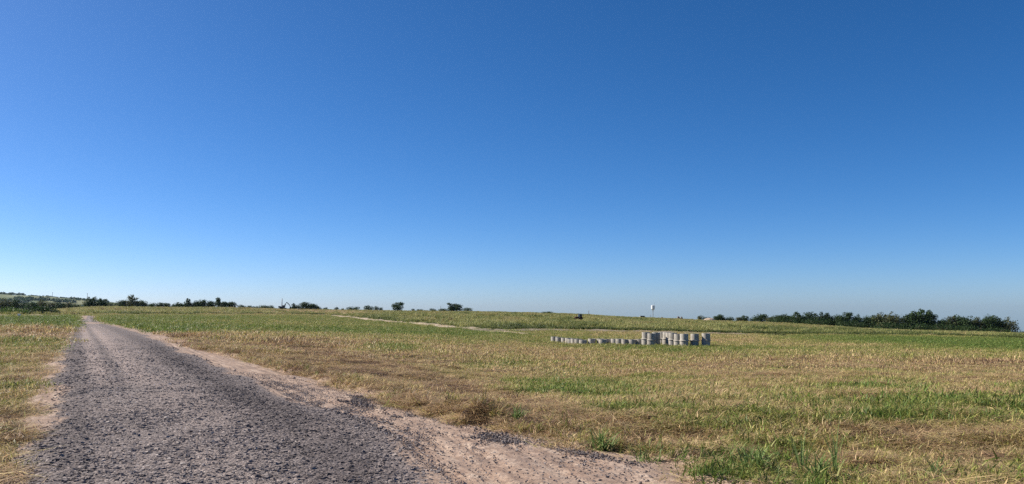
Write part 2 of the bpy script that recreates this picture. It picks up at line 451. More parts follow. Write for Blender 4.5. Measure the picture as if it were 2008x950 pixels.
# ------------------------------------------------------------------ what grows where (0 dead brown .. 0.4 straw .. 0.6 olive .. 1 green)
SPOT = [  # photo x, y, tint, half width, half height
 (450, 680, .24, 130, 18), (600, 700, .2, 120, 20), (350, 668, .3, 70, 9), (760, 685, 1., 42, 6), (560, 718, .26, 80, 12), (700, 735, .18, 110, 22), (830, 765, .14, 100, 26), (900, 690, .36, 160, 12),
 (950, 717, .62, 60, 9), (1050, 692, .34, 130, 10), (1000, 805, .16, 90, 22), (1150, 765, .78, 110, 17), (1100, 728, .45, 100, 12), (1350, 722, .42, 150, 10), (1330, 685, .8, 150, 6), (1290, 800, .62, 130, 20),
 (1190, 832, .27, 80, 16), (1480, 815, .64, 120, 24), (1300, 862, .3, 80, 13), (1210, 872, .8, 70, 18), (1420, 905, .8, 110, 22), (1600, 765, .55, 120, 14), (1760, 800, .82, 180, 22), (1640, 858, .26, 120, 13),
 (1900, 740, .44, 150, 10), (1960, 812, .72, 90, 20), (1810, 885, .22, 150, 20), (1650, 712, .3, 200, 7), (1850, 716, .25, 160, 6), (1620, 692, .56, 180, 5), (1930, 700, .52, 120, 6), (1960, 930, .5, 80, 20),
 (1770, 925, .3, 70, 16), (1560, 930, .55, 70, 18), (1480, 745, .34, 120, 12), (1250, 745, .5, 90, 12), (1400, 770, .5, 100, 14), (1880, 770, .5, 120, 10), (1620, 810, .48, 70, 18), (880, 735, .4, 60, 10),
 (300, 645, .92, 150, 7), (400, 626, .8, 260, 6), (600, 632, .66, 200, 8), (500, 645, .78, 150, 5), (720, 646, .84, 260, 5), (760, 632, .8, 90, 6), (900, 655, .9, 160, 4), (1000, 665, .7, 160, 3), (1180, 680, .75, 140, 4), (1300, 700, .5, 140, 5), (1560, 683, .66, 200, 3), (700, 660, .55, 200, 4), (1060, 655, .55, 90, 5), (1050, 672, .62, 150, 4), (1220, 655, .5, 120, 4),
 (1500, 668, .36, 110, 6), (1650, 677, .34, 120, 4), (1450, 680, .6, 90, 4), (1600, 664, .8, 90, 5), (1760, 668, .95, 200, 8), (1950, 676, 1., 120, 9), (1830, 686, .62, 120, 3),
 (60, 632, .92, 100, 7), (110, 628, .92, 50, 6), (60, 655, .2, 90, 9), (28, 672, .85, 40, 7), (95, 674, .62, 30, 7), (40, 722, .3, 60, 22), (70, 690, .5, 40, 8), (15, 785, .6, 45, 25), (35, 850, .27, 60, 35), (15, 925, .2, 60, 30), (0, 720, .6, 30, 15),
 (250, 608, .36, 150, 5), (500, 610, .3, 150, 5), (1000, 630, .56, 300, 10), (1500, 645, .56, 250, 8), (1900, 655, .45, 150, 5),
]
def tintmap(X, Y, Z):
    x, y = proj(X, Y, Z)
    wsum = np.full(np.shape(X), 0.10); t = 0.49 * wsum
    for sx, sy, v, rx, ry in SPOT:
        g = np.exp(-((x - sx) / rx) ** 2 - ((y - sy) / ry) ** 2)
        wsum = wsum + g; t = t + g * v
    t = t / wsum + .05 * sstep(40, 70, Y)
    n = (fbm(X * 0.55, Y * 0.95, 31, 4) - 0.5) * 0.9 + (fbm(X * 2.4, Y * 2.8, 37, 3) - 0.5) * 0.5
    n = n * np.where(Y > 60, 0.55, 1.0)
    return np.clip(t + n, 0, 1)

# ------------------------------------------------------------------ ground sheet
uc = np.concatenate([-np.geomspace(7, 0.80, 50)[:-1], np.linspace(-0.80, 0.80, 620), np.geomspace(0.80, 7, 50)[1:]])
yr = np.concatenate([np.linspace(-40, 5.5, 80), np.exp(np.arange(math.log(5.6), math.log(5900), 0.0085))])
UU, YY = np.meshgrid(uc, yr)
XX = UU * np.sqrt(np.maximum(YY, 0) ** 2 + 49)
ZZ = zg(XX, YY)
nr, nc = XX.shape
gi = (np.arange(nr - 1)[:, None] * nc + np.arange(nc - 1)[None, :]).ravel()
gq = np.stack([gi, gi + 1, gi + nc + 1, gi + nc], 1)
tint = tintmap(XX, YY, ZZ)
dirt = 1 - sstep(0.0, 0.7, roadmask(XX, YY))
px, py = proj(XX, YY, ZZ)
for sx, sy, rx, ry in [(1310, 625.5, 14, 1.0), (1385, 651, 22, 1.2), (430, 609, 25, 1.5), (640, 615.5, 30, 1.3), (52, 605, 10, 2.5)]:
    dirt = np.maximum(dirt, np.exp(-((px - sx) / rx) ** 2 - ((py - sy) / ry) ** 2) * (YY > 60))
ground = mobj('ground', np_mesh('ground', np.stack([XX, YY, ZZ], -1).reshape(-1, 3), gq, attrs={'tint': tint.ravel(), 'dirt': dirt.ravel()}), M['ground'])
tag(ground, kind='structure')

# ------------------------------------------------------------------ gravel road
ry_ = np.concatenate([np.linspace(-30, 5.5, 90), np.exp(np.arange(math.log(5.6), math.log(173), 0.006))])
tt = np.linspace(-0.06, 1.06, 110)
RY, RT = np.meshgrid(ry_, tt, indexing='ij')
RX = eL(RY) + (eR(RY) - eL(RY)) * RT
grav = sstep(-0.35, 0.45, np.minimum(RX - gL(RY), gR(RY) - RX) + (fbm(RX * 0.8, RY * 0.35, 41) - 0.5) * 0.9)
gap = np.exp(-((RY - 84) / 4.0) ** 4)                                   # pale earth crossing
grav = grav * (1 - gap)
gc_ = (gL(RY) + gR(RY)) / 2; gw_ = gR(RY) - gL(RY)
s_ = (RX - gL(RY)) / gw_
rut = (np.exp(-((s_ - 0.22) / 0.05) ** 2) + np.exp(-((s_ - 0.40) / 0.06) ** 2)) * sstep(15, 21, RY) * (1 - sstep(50, 70, RY)) * (0.8 + 0.9 * fbm(RX * 2, RY * 0.4, 55))
rut = rut + np.exp(-((s_ - 0.50) / 0.10) ** 2) * 0.8 * fbm(RX * 1.2, RY * 0.5, 56) + np.exp(-((s_ - 0.62) / 0.04) ** 2) * .5 * fbm(RX * 2, RY * 0.3, 58) * (RY > 13)
dark = (np.exp(-((s_ - 0.80) / 0.13) ** 2) + .6 * np.exp(-((s_ - 0.08) / 0.08) ** 2) + .5 * np.exp(-((s_ - 0.31) / 0.04) ** 2) * (RY > 16)) * (0.35 + fbm(RX * 1.6, RY * 0.5, 57)) * (1 - .6 * sstep(30, 70, RY))
nz = (fbm(RX * 0.7, RY * 0.35, 43) - 0.5) * 0.05 + (fbm(RX * 3.5, RY * 1.2, 44) - 0.5) * 0.03 * (1 - grav) + (vnoise(RX * 17, RY * 17, 45) - 0.5) * 0.018 * grav * (RY < 30)
tr = np.zeros_like(RX)
for off in (0.25, 0.62, 0.95, 1.5):                                     # wheel tracks in the soft shoulder
    tr -= 0.02 * np.exp(-((RX - gR(RY) - off - 0.12 * np.sin(RY * 0.35 + off)) / 0.07) ** 2)
edgeb = np.minimum(RT, 1 - RT)
RZ = z0(RX, RY) + 0.012 + nz + tr * (RY < 45) + 0.03 * grav - 0.05 * (1 - sstep(-0.06, 0.0, edgeb))
nr, nc = RX.shape
gi = (np.arange(nr - 1)[:, None] * nc + np.arange(nc - 1)[None, :]).ravel()
road = mobj('gravel_road', np_mesh('gravel_road', np.stack([RX, RY, RZ], -1).reshape(-1, 3), np.stack([gi, gi + nc, gi + nc + 1, gi + 1], 1)[:, ::-1] if False else np.stack([gi, gi + 1, gi + nc + 1, gi + nc], 1),
            attrs={'gravel': grav.ravel(), 'rut': rut.ravel(), 'dark': np.clip(dark, 0, 1).ravel(), 'st': np.stack([RX - gR(RY), RY * 1.15, RX * 0], -1).reshape(-1, 3)}), M['road'])
tag(road, kind='structure')

def ribbon(name, pts, width, mat, lift=0.06, wob=0.3):
    P = [Vector((p[0], p[1], 0)) for p in pts]
    seg = []
    for a, b in zip(P[:-1], P[1:]):
        n = max(2, int((b - a).length / 1.2))
        seg += [a.lerp(b, k / n) for k in range(n)]
    seg.append(P[-1])
    v = []; m = 7
    for i, p in enumerate(seg):
        d = (seg[min(i+3, len(seg)-1)] - seg[max(i-3, 0)]).normalized(); nrm = Vector((-d.y, d.x, 0))
        for k in range(m):
            t = k / (m - 1) - 0.5
            jit = (float(vnoise(p.x * 0.4, p.y * 0.4, 60 + (t > 0))) - 0.5) * wob * width * abs(t) * 2
            q = p + nrm * (t * width + math.copysign(jit, t))
            z = float(zg(q.x, q.y)) + lift - (0.3 if k in (0, m-1) else 0)
            v.append((q.x, q.y, z))
    q = [(i*m+k, i*m+k+1, (i+1)*m+k+1, (i+1)*m+k) for i in range(len(seg)-1) for k in range(m-1)]
    return tag(mobj(name, np_mesh(name, v, q), mat), kind='structure')

def on_c(x, f=0.97):
    u = (x - CX) / F; Y = float(YCf(u)) * f
    return (u * Y, Y)
ribbon('dirt_track', [on_c(x) for x in (652, 668, 690, 720, 760, 800, 840, 880, 915, 940)], 4.2, M['dirt'], 0.12)
ribbon('field_road', [on_c(x, 0.965) for x in (930, 960, 1000, 1080, 1160, 1240, 1320, 1380, 1440, 1470)], 5.0, M['greydirt'], 0.12)
ribbon('track_branch', [on_c(925, 0.955), hit(965, 650.5)[:2], hit(1000, 653)[:2], hit(1035, 656)[:2]], 1.6, M['dirt'], 0.10)
ribbon('side_road', [(((x - CX) / F) * Y, Y) for x, Y in ((-120, 138), (0, 140), (60, 142), (118, 146))], 9.0, M['dirt'], 0.12)

# ------------------------------------------------------------------ distant hill on the left
def far_hill():
    xs = np.linspace(-420, 420, 170); ys = np.linspace(1900, 3300, 60)
    U, Y = np.meshgrid(xs, ys)
    top = np.interp(U, [-420, -200, 0, 48, 60, 100, 140, 175, 230, 320, 420], [566, 570, 577.5, 579, 580.5, 582.5, 586, 588.5, 594, 602, 610])
    zt = HC + 2700 * (HOR - top) / F
    zb = -18.0
    prof = sstep(1900, 2700, Y) * (1 - 0.25 * sstep(2750, 3300, Y))
    Z = zb + (zt - zb) * prof + (fbm(U * 0.03, Y * 0.004, 71) - 0.5) * 5 * prof
    X = (U - CX) / F * Y
    nr, nc = X.shape
    gi = (np.arange(nr - 1)[:, None] * nc + np.arange(nc - 1)[None, :]).ravel()
    me = np_mesh('hill', np.stack([X, Y, Z], -1).reshape(-1, 3), np.stack([gi, gi + 1, gi + nc + 1, gi + nc], 1))
    m = NT('hill_pasture'); p = m.pos()
    st = m.n('ShaderNodeMapping', {'Vector': p, 'Scale': (1.0, 1.0, 1.0)}).outputs[0]
    vo = m.n('ShaderNodeTexVoronoi', {'Vector': st, 'Scale': 0.006})
    f = m.n('ShaderNodeSeparateColor', {0: vo.outputs['Color']}).outputs[0]
    c = m.ramp(m.math('ADD', m.math('MULTIPLY', f, 0.6), m.math('MULTIPLY', m.noise(p, 0.012, 4), 0.4)), [(0.2, (0.07, 0.095, 0.035)), (0.5, (0.11, 0.13, 0.05)), (0.8, (0.17, 0.17, 0.08))])
    m.bsdf(c, 0.95)
    tag(mobj('hill', me, m.m), kind='structure')
    def zh(px_, Y_):
        t = float(np.interp(px_, [-420, -200, 0, 48, 60, 100, 140, 175, 230, 320, 420], [566, 570, 577.5, 579, 580.5, 582.5, 586, 588.5, 594, 602, 610]))
        zt_ = HC + 2700 * (HOR - t) / F
        pr = float(sstep(1900, 2700, Y_) * (1 - 0.25 * sstep(2750, 3300, Y_)))
        return zb + (zt_ - zb) * pr
    return zh
hill_z = far_hill()

# ------------------------------------------------------------------ foliage
def leaf_cloud(lobes, n, size, r, flat=1.0):
    """many small leaf clumps spread over and through ellipsoid lobes -> arrays"""
    lob = np.array(lobes, float); vol = (lob[:, 3] * lob[:, 4] * lob[:, 5]) ** (2 / 3); vol /= vol.sum()
    k = r.choice(len(lob), n, p=vol)
    d = r.normal(size=(n, 3)); d /= np.linalg.norm(d, axis=1)[:, None]
    rad = np.where(r.random(n) < 0.75, r.uniform(0.78, 1.08, n), r.uniform(0.2, 0.8, n))
    wob = 1 + 0.22 * np.sin(d[:, 0] * 5.1 + k * 1.7) * np.sin(d[:, 2] * 4.3 + k) + r.normal(0, 0.05, n)
    c = lob[k, :3] + d * lob[k, 3:6] * (rad * wob)[:, None]
    nrm = d + r.normal(0, 0.55, (n, 3)); nrm /= np.linalg.norm(nrm, axis=1)[:, None]
    a = np.cross(nrm, r.normal(size=(n, 3))); a /= np.linalg.norm(a, axis=1)[:, None] + 1e-9
    b = np.cross(nrm, a)
    s = size * r.uniform(0.5, 1.3, n)[:, None]
    v = np.stack([c - a * s, c + b * s * 0.55 + nrm * s * .1, c + a * s, c - b * s * 0.55 - nrm * s * .12], 1)
    v[..., 2] = np.maximum(v[..., 2], 0.0)
    return v.reshape(-1, 3), np.repeat(r.random(n), 4)

def leaf_mesh(name, lobes, n, size, seed):
    r = np.random.default_rng(seed)
    v, br = leaf_cloud(lobes, n, size, r)
    q = np.arange(len(v)).reshape(-1, 4)
    return np_mesh(name, v, q, attrs={'br': br}, smooth=False)

def lobes_for(shape, wd, ht, r):
    L = []
    if shape == 'round':
        L.append((0, 0, ht * .50, wd * .45, wd * .45, ht * .47))
        for _ in range(6):
            a = r.uniform(0, 6.28); L.append((math.cos(a) * wd * .27, math.sin(a) * wd * .27, ht * r.uniform(.35, .78), wd * .24, wd * .24, ht * .22))
    elif shape == 'wide':
        for _ in range(10):
            a = r.uniform(0, 6.28); q = r.uniform(0, .36); L.append((math.cos(a) * wd * q, math.sin(a) * wd * q, ht * r.uniform(.3, .74) * (1 - q * .5), wd * r.uniform(.13, .24), wd * r.uniform(.13, .24), ht * r.uniform(.2, .3)))
        L.append((0, 0, ht * .40, wd * .46, wd * .46, ht * .42))
    elif shape == 'ragged':
        L.append((0, 0, ht * .38, wd * .44, wd * .44, ht * .40))
        for _ in range(9):
            a = r.uniform(0, 6.28); q = r.uniform(.05, .32); L.append((math.cos(a) * wd * q, math.sin(a) * wd * q, ht * r.uniform(.30, .86), wd * r.uniform(.09, .19), wd * r.uniform(.09, .19), ht * r.uniform(.10, .18)))
        L.append((wd * r.uniform(-.12, .12), 0, ht * .88, wd * .10, wd * .10, ht * .12))
    elif shape == 'stalk':                                   # narrow crown on a visible trunk
        L.append((0, 0, ht * .80, wd * .36, wd * .36, ht * .19)); L.append((wd * .1, 0, ht * .62, wd * .26, wd * .26, ht * .16)); L.append((0, 0, ht * .40, wd * .5, wd * .5, ht * .25)); L.append((-wd * .15, 0, ht * .6, wd * .22, wd * .22, ht * .12))
    elif shape == 'lean':
        L.append((wd * .25, 0, ht * .30, wd * .35, wd * .4, ht * .3)); L.append((-wd * .05, 0, ht * .62, wd * .34, wd * .4, ht * .28)); L.append((-wd * .3, 0, ht * .86, wd * .26, wd * .3, ht * .14))
    else:                                                    # bush
        L.append((0, 0, ht * .42, wd * .42, wd * .42, ht * .48))
        for _ in range(5):
            a = r.uniform(0, 6.28); L.append((math.cos(a) * wd * .28, math.sin(a) * wd * .28, ht * r.uniform(.3, .66), wd * .24, wd * .24, ht * .3))
    if shape not in ('stalk',): L.append((0, 0, ht * .20, wd * .40, wd * .40, ht * .26)); L.append((wd * .2, 0, ht * .26, wd * .26, wd * .3, ht * .26)); L.append((-wd * .2, 0, ht * .26, wd * .26, wd * .3, ht * .26))
    return L

SEED = [100]
def plant(name, x, ytop, wpx, Y, shape, label, cat, group=None, leaf='leaf', n=1300, extra=None, sink=0.0, lsize=0.055):
    SEED[0] += 1
    r = np.random.default_rng(SEED[0])
    u, b = ray(x, ytop); X = u * Y
    zb = float(zg(X, Y)) - sink
    ht = max(0.6, HC + b * Y - zb); wd = max(0.5, 1.22 * wpx * Y / F)
    lob = lobes_for(shape, wd, ht, r)
    if extra: lob += [(e[0]*wd, e[1]*wd, e[2]*ht, e[3]*wd, e[3]*wd, e[4]*ht) for e in extra]
    size = max(0.03, lsize * math.sqrt(wd * ht))
    root = empty(name, (X, Y, zb), 0)
    tag(root, label, cat, group)
    tb = MB(); tr = max(0.05, 0.035 * wd)
    if shape == 'bush':
        for k in range(4):
            a = r.uniform(0, 6.28); tb.tube([(0, 0, -0.1), (math.cos(a)*wd*.1, math.sin(a)*wd*.1, ht*.3), (math.cos(a)*wd*.25, math.sin(a)*wd*.25, ht*.6)], [tr*.5, tr*.35, tr*.15], 5)
        tb.build('stem', M['bark'], root)
    else:
        top = max(l[2] for l in lob[:3])
        tb.tube([(0, 0, -0.2), (wd*.02, 0, ht*.2), (-wd*.02, wd*.01, ht*.45), (0, 0, min(top, ht*.75))], [tr*1.3, tr, tr*.75, tr*.4], 7)
        for l in lob[:6]:
            tb.tube([(0, 0, ht*.25), ((l[0])*.5, l[1]*.5, ht*.25*.4 + l[2]*.6), (l[0], l[1], l[2])], [tr*.5, tr*.35, tr*.15], 5)
        tb.build('trunk', M['bark'], root, True)
    mobj('crown' if shape != 'bush' else 'foliage', leaf_mesh('crown', lob, n, size, SEED[0] + 5000), M[leaf], root)
    return root

GL = 'trees on the left skyline'; GC = 'bushes on the middle skyline'; GR = 'trees of the wood on the right'; GH = 'bushes of the hedge beyond the side road'; GB = 'trees in the hollow below the far hill'
T = [
 # hedge beyond the side road, far left
 ('bush', 14, 600.5, 46, 172, 'bush', 'bright green bush at the left edge, beyond the pale side road', 'bush', GH, 'leaf_bright'),
 ('bush', 40, 604, 30, 176, 'bush', 'low green bush between the bright bush and the broad dark bush, beyond the side road', 'bush', GH, 'leaf_bright'),
 ('bush', 66, 599.5, 44, 180, 'bush', 'broad mid green bush beyond the side road, to the right of the marker post', 'bush', GH, 'leaf'),
 ('bush', 92, 598, 40, 184, 'bush', 'darkest broad bush of the hedge, tallest near its right end', 'bush', GH, 'leaf'),
 ('bush', 108, 606, 18, 182, 'bush', 'small dark bush tapering off the right end of the hedge', 'bush', GH, 'leaf'),
 # hollow below the hill
 ('tree', 4, 583, 22, 420, 'round', 'pale olive rounded tree at the very left edge, rising over the hedge', 'tree', GB, 'leaf_olive'),
 ('tree', 20, 589, 14, 440, 'round', 'small olive tree just right of the pale one at the left edge', 'tree', GB, 'leaf_olive'),
 ('tree', 31, 587, 13, 430, 'round', 'compact almost black round tree above the bright hedge bush', 'tree', GB, 'leaf'),
 ('tree', 47, 591, 18, 520, 'wide', 'low dim tree right of the compact black one, below the hill', 'tree', GB, 'leaf'),
 ('tree', 64, 592, 22, 480, 'wide', 'broad flat topped dark tree above the middle of the hedge', 'tree', GB, 'leaf'),
 ('tree', 84, 588.5, 20, 540, 'round', 'grey green tree below the left power pole on the hill', 'tree', GB, 'leaf_olive'),
 ('tree', 102, 590, 20, 500, 'wide', 'olive tree above the right end of the hedge', 'tree', GB, 'leaf_olive'),
 ('tree', 118, 592.5, 16, 450, 'round', 'dark tree standing just past the right end of the hedge', 'tree', GB, 'leaf'),
 ('tree', 134, 592, 18, 470, 'wide', 'olive brown tree left of the tall pair by the right power pole', 'tree', GB, 'leaf_olive'),
 ('bush', 150, 594, 16, 440, 'bush', 'low dark bush at the left foot of the tall pair', 'bush', GB, 'leaf'),
 ('tree', 177, 582, 23, 440, 'ragged', 'tallest ragged tree of the far left, right of the power pole above the road end', 'tree', GL, 'leaf'),
 ('tree', 199, 585, 20, 440, 'ragged', 'dark tree right beside the tallest ragged one above the road end', 'tree', GL, 'leaf'),
 ('bush', 216, 592, 16, 450, 'bush', 'low dark bush in the gap right of the tall pair', 'bush', GL, 'leaf'),
 ('tree', 238, 586, 22, 450, 'wide', 'broad tree joined to the left side of the double topped tree', 'tree', GL, 'leaf'),
 ('tree', 260, 578.5, 23, 450, 'ragged', 'double topped tree, the highest on the left skyline', 'tree', GL, 'leaf_olive'),
 ('tree', 280, 588.5, 18, 455, 'round', 'sloping tree at the right shoulder of the double topped tree', 'tree', GL, 'leaf'),
 ('bush', 298, 593, 18, 455, 'bush', 'low rounded bush where the left clump thins out', 'bush', GL, 'leaf'),
 ('tree', 314, 593, 13, 455, 'round', 'small round tree with a lump top, second from the gap in the left clump', 'tree', GL, 'leaf'),
 ('tree', 327, 594, 13, 455, 'round', 'last small tree before the gap in the left skyline clump', 'tree', GL, 'leaf'),
 ('bush', 340, 596.5, 11, 455, 'bush', 'lowest bush in the gap between the two left skyline clumps', 'bush', GL, 'leaf'),
 ('tree', 352, 591, 22, 450, 'wide', 'flat topped tree at the left end of the long clump', 'tree', GL, 'leaf'),
 ('tree', 369, 585, 13, 450, 'ragged', 'narrow pointed tree standing up from the left part of the long clump', 'tree', GL, 'leaf'),
 ('tree', 384, 590, 20, 450, 'wide', 'low tree right of the narrow pointed one in the long clump', 'tree', GL, 'leaf'),
 ('tree', 396, 587.5, 18, 450, 'round', 'domed tree at the middle of the long clump', 'tree', GL, 'leaf'),
 ('tree', 412, 589, 22, 450, 'wide', 'second domed tree, between the middle dome and the one sticking up on a stalk', 'tree', GL, 'leaf'),
 ('tree', 428, 583.5, 10, 445, 'stalk', 'small tufted tree on a bare trunk sticking up out of the long clump', 'tree', GL, 'leaf'),
 ('tree', 440, 590, 22, 450, 'wide', 'rounded tree just right of the tufted stalk tree', 'tree', GL, 'leaf'),
 ('tree', 455, 591, 16, 450, 'round', 'blunt rounded tree closing the right end of the long clump', 'tree', GL, 'leaf'),
 ('bush', 473, 597, 14, 460, 'bush', 'small bush alone just right of the long clump', 'bush', GC, 'leaf'),
 ('bush', 487, 599, 14, 460, 'bush', 'flat bush between the long clump and the excavator, the lowest there', 'bush', GC, 'leaf'),
 ('bush', 514, 597.5, 20, 460, 'bush', 'dome shaped bush left of the excavator, middle one of its clump', 'bush', GC, 'leaf'),
 ('bush', 530, 598, 15, 460, 'bush', 'bush nearest to the back of the excavator', 'bush', GC, 'leaf'),
 ('bush', 501, 600.5, 12, 462, 'bush', 'low bush leading up to the dome shaped bush left of the excavator', 'bush', GC, 'leaf'),
 ('tree', 577, 594.5, 11, 455, 'ragged', 'thin ragged tree just beyond the excavator bucket', 'tree', GC, 'leaf'),
 ('bush', 588, 596, 14, 455, 'bush', 'bush in the dip between the ragged and domed trees right of the excavator', 'bush', GC, 'leaf'),
 ('tree', 602, 592, 22, 455, 'round', 'domed tree, the highest of the clump right of the excavator', 'tree', GC, 'leaf'),
 ('tree', 616, 595.5, 16, 455, 'round', 'sloping tree on the right flank of the domed tree', 'tree', GC, 'leaf'),
 ('bush', 626, 600.5, 10, 455, 'bush', 'low bush trailing off the right end of the excavator clump', 'bush', GC, 'leaf'),
 ('bush', 638, 602.5, 9, 460, 'bush', 'tiny bush past the end of the excavator clump, left of the lone small bush', 'bush', GC, 'leaf'),
 ('bush', 660, 602, 9, 460, 'bush', 'small lone bush on the crest over the start of the pale track', 'bush', GC, 'leaf'),
 ('bush', 672, 604, 5, 450, 'bush', 'tiniest dark bush, between the lone bush and the long low bush', 'bush', GC, 'leaf'),
 ('bush', 692, 600.5, 24, 470, 'bush', 'long low bush left of the three lumped bushes on the crest', 'bush', GC, 'leaf'),
 ('bush', 724, 598.5, 20, 470, 'bush', 'largest of the three lumped bushes left of the lone round tree', 'bush', GC, 'leaf'),
 ('bush', 739, 599.5, 9, 470, 'bush', 'middle one of the three lumped bushes left of the lone round tree', 'bush', GC, 'leaf'),
 ('bush', 747, 602, 7, 470, 'bush', 'smallest of the three lumped bushes, nearest to the lone round tree', 'bush', GC, 'leaf'),
 ('tree', 780, 592, 20, 440, 'round', 'lone round dark tree standing by itself on the middle of the crest', 'tree', None, 'leaf'),
 ('bush', 810, 605, 6, 450, 'bush', 'little dark bush nearest to the right of the lone round tree', 'bush', GC, 'leaf'),
 ('bush', 823, 606, 12, 450, 'bush', 'flat dark bush, second to the right of the lone round tree', 'bush', GC, 'leaf'),
 ('bush', 849, 604.2, 12, 450, 'bush', 'square topped bush left of the thin pole by the leaning tree', 'bush', GC, 'leaf'),
 ('bush', 870, 605, 21, 450, 'bush', 'low spreading bush at the left foot of the leaning tree', 'bush', GC, 'leaf'),
 ('tree', 885, 594, 13, 450, 'lean', 'narrow tree leaning left, against the domed tree on the crest', 'tree', GC, 'leaf'),
 ('tree', 895, 595.5, 22, 455, 'round', 'domed tree right against the narrow leaning one', 'tree', GC, 'leaf'),
 ('bush', 917, 603, 17, 450, 'bush', 'dark bush ending the crest clump right of the domed tree', 'bush', GC, 'leaf'),
 ('bush', 1072, 610.5, 20, 425, 'bush', 'faint flat bush on the bare crest left of the tractor', 'bush', GC, 'leaf'),
 # toward the wood
 ('bush', 1375, 617.5, 13, 420, 'bush', 'sandy green bush behind the left end of the pale mound', 'bush', GR, 'leaf_olive'),
 ('bush', 1388, 620.5, 13, 425, 'bush', 'dark low bush directly behind the pale mound', 'bush', GR, 'leaf'),
 ('tree', 1404, 618.5, 14, 400, 'wide', 'left one of the two dark trees right of the pale mound', 'tree', GR, 'leaf'),
 ('tree', 1414, 616.8, 14, 400, 'round', 'right, slightly higher one of the two dark trees right of the pale mound', 'tree', GR, 'leaf'),
 ('bush', 1430, 620, 18, 400, 'bush', 'flat topped bluish bush left of the notch in the treeline', 'bush', GR, 'leaf'),
 ('tree', 1450, 620, 15, 380, 'wide', 'olive left half of the pair standing apart left of the wood', 'tree', GR, 'leaf_olive'),
 ('tree', 1461, 618.5, 13, 380, 'round', 'dark right half of the pair standing apart left of the wood', 'tree', GR, 'leaf'),
 ('bush', 1476, 622, 12, 370, 'bush', 'small dark bush at the left foot of the first big tree of the wood', 'bush', GR, 'leaf'),
 ('tree', 1491, 615, 26, 360, 'round', 'first big domed tree at the left end of the wood', 'tree', GR, 'leaf'),
 ('tree', 1511, 620, 18, 355, 'wide', 'low olive tree right of the first domed tree of the wood', 'tree', GR, 'leaf_olive'),
]
for (nm, x, yt, wp, Y, sh, lab, cat, grp, lf) in T:
    plant(nm, x, yt, wp, Y, sh, lab, cat, grp, lf, n=1500 if cat == 'tree' else 900)
W = [  # the wood itself: x, top, width, distance, shape, leaf, label
 (1527, 615, 24, 345, 'wide', 'leaf', 'rounded tree, second domed one from the left end of the wood'),
 (1545, 613.5, 24, 345, 'wide', 'leaf', 'broad tree on the rising left part of the wood, left of its small summit'),
 (1565, 611, 22, 340, 'ragged', 'leaf', 'left of two summit trees in the left half of the wood, with a knobbly top'),
 (1587, 610, 26, 340, 'wide', 'leaf', 'right of two summit trees in the left half of the wood, flat topped'),
 (1611, 612, 22, 335, 'ragged', 'leaf', 'tree right of the left summit trees with a ragged crown'),
 (1629, 613.5, 20, 335, 'wide', 'leaf', 'level topped tree between the left summit and the small dip in the wood'),
 (1646, 616.5, 18, 332, 'wide', 'leaf', 'lower tree in the small dip left of the middle of the wood'),
 (1665, 612.5, 24, 332, 'ragged', 'leaf', 'spiky topped tree rising right of the small dip in the wood'),
 (1685, 615, 18, 330, 'ragged', 'leaf', 'tree with thin twigs showing over its top, left of the deeper notch'),
 (1702, 617.5, 22, 330, 'wide', 'leaf', 'low rounded tree in the deeper notch left of the big smooth dome'),
 (1722, 612.5, 22, 328, 'wide', 'leaf', 'left shoulder of the big smooth domed pair in the wood'),
 (1746, 609.5, 44, 326, 'wide', 'leaf_olive', 'big smooth domed tree left of the highest tree of the wood'),
 (1782, 615, 26, 325, 'ragged', 'leaf', 'dark tree filling the gap between the smooth dome and the highest tree'),
 (1802, 605, 36, 324, 'ragged', 'leaf', 'highest tree of the wood, with a block shaped tip'),
 (1824, 613, 26, 322, 'ragged', 'leaf', 'stepped tree on the right flank of the highest tree'),
 (1848, 622, 24, 320, 'wide', 'leaf', 'lower tree with a twiggy top in the saddle right of the highest tree'),
 (1867, 619, 20, 318, 'ragged', 'leaf_olive', 'olive tree climbing from the saddle to the flat topped tree'),
 (1887, 612, 36, 318, 'wide', 'leaf', 'flat topped spreading tree, the highest right of the saddle'),
 (1913, 620.5, 22, 316, 'ragged', 'leaf_olive', 'brownish tree right of the flat topped spreading tree'),
 (1926, 622, 20, 318, 'wide', 'leaf', 'dim low tree between the brownish tree and the square topped one'),
 (1944, 619, 26, 315, 'round', 'leaf', 'square topped dark tree near the right end of the wood'),
 (1962, 623, 20, 315, 'wide', 'leaf', 'dark tree behind the airy outermost tree of the wood'),
]
for x, yt, wp, Y, sh, lf, lab in W:
    plant('tree', x, yt, wp * 1.3, Y, sh, lab, 'tree', GR, lf, n=4200, sink=0.4, lsize=.036)
plant('tree', 1979, 619, 30, 312, 'ragged', 'airy olive tree with bare branches at the right end of the wood', 'tree', GR, 'leaf_olive', n=1300, sink=0.3, lsize=.04)
U_ = [(1540, 622, 34, 330), (1600, 624, 40, 326), (1668, 627, 44, 322), (1735, 630, 46, 318), (1790, 632, 40, 316), (1850, 634, 40, 312), (1905, 636, 44, 310), (1955, 640, 36, 308)]
UL = ['under the rounded trees at its left end', 'under the left summit trees of the wood', 'under the spiky tree right of the small dip', 'under the big smooth dome', 'under the highest tree', 'under the saddle of the wood', 'under the flat topped spreading tree', 'under the square topped tree near the right end']
for (x, yt, wp, Y), l in zip(U_, UL):
    plant('bush', x, yt, wp * 1.25, Y, 'bush', 'dark undergrowth bush of the wood ' + l, 'bush', 'undergrowth bushes along the foot of the wood', 'leaf', n=1500, sink=0.3, lsize=.04)
plant('bush', 2000, 649, 26, 330, 'bush', 'low dark bush at the right edge past the end of the wood', 'bush', None, 'leaf', n=500)

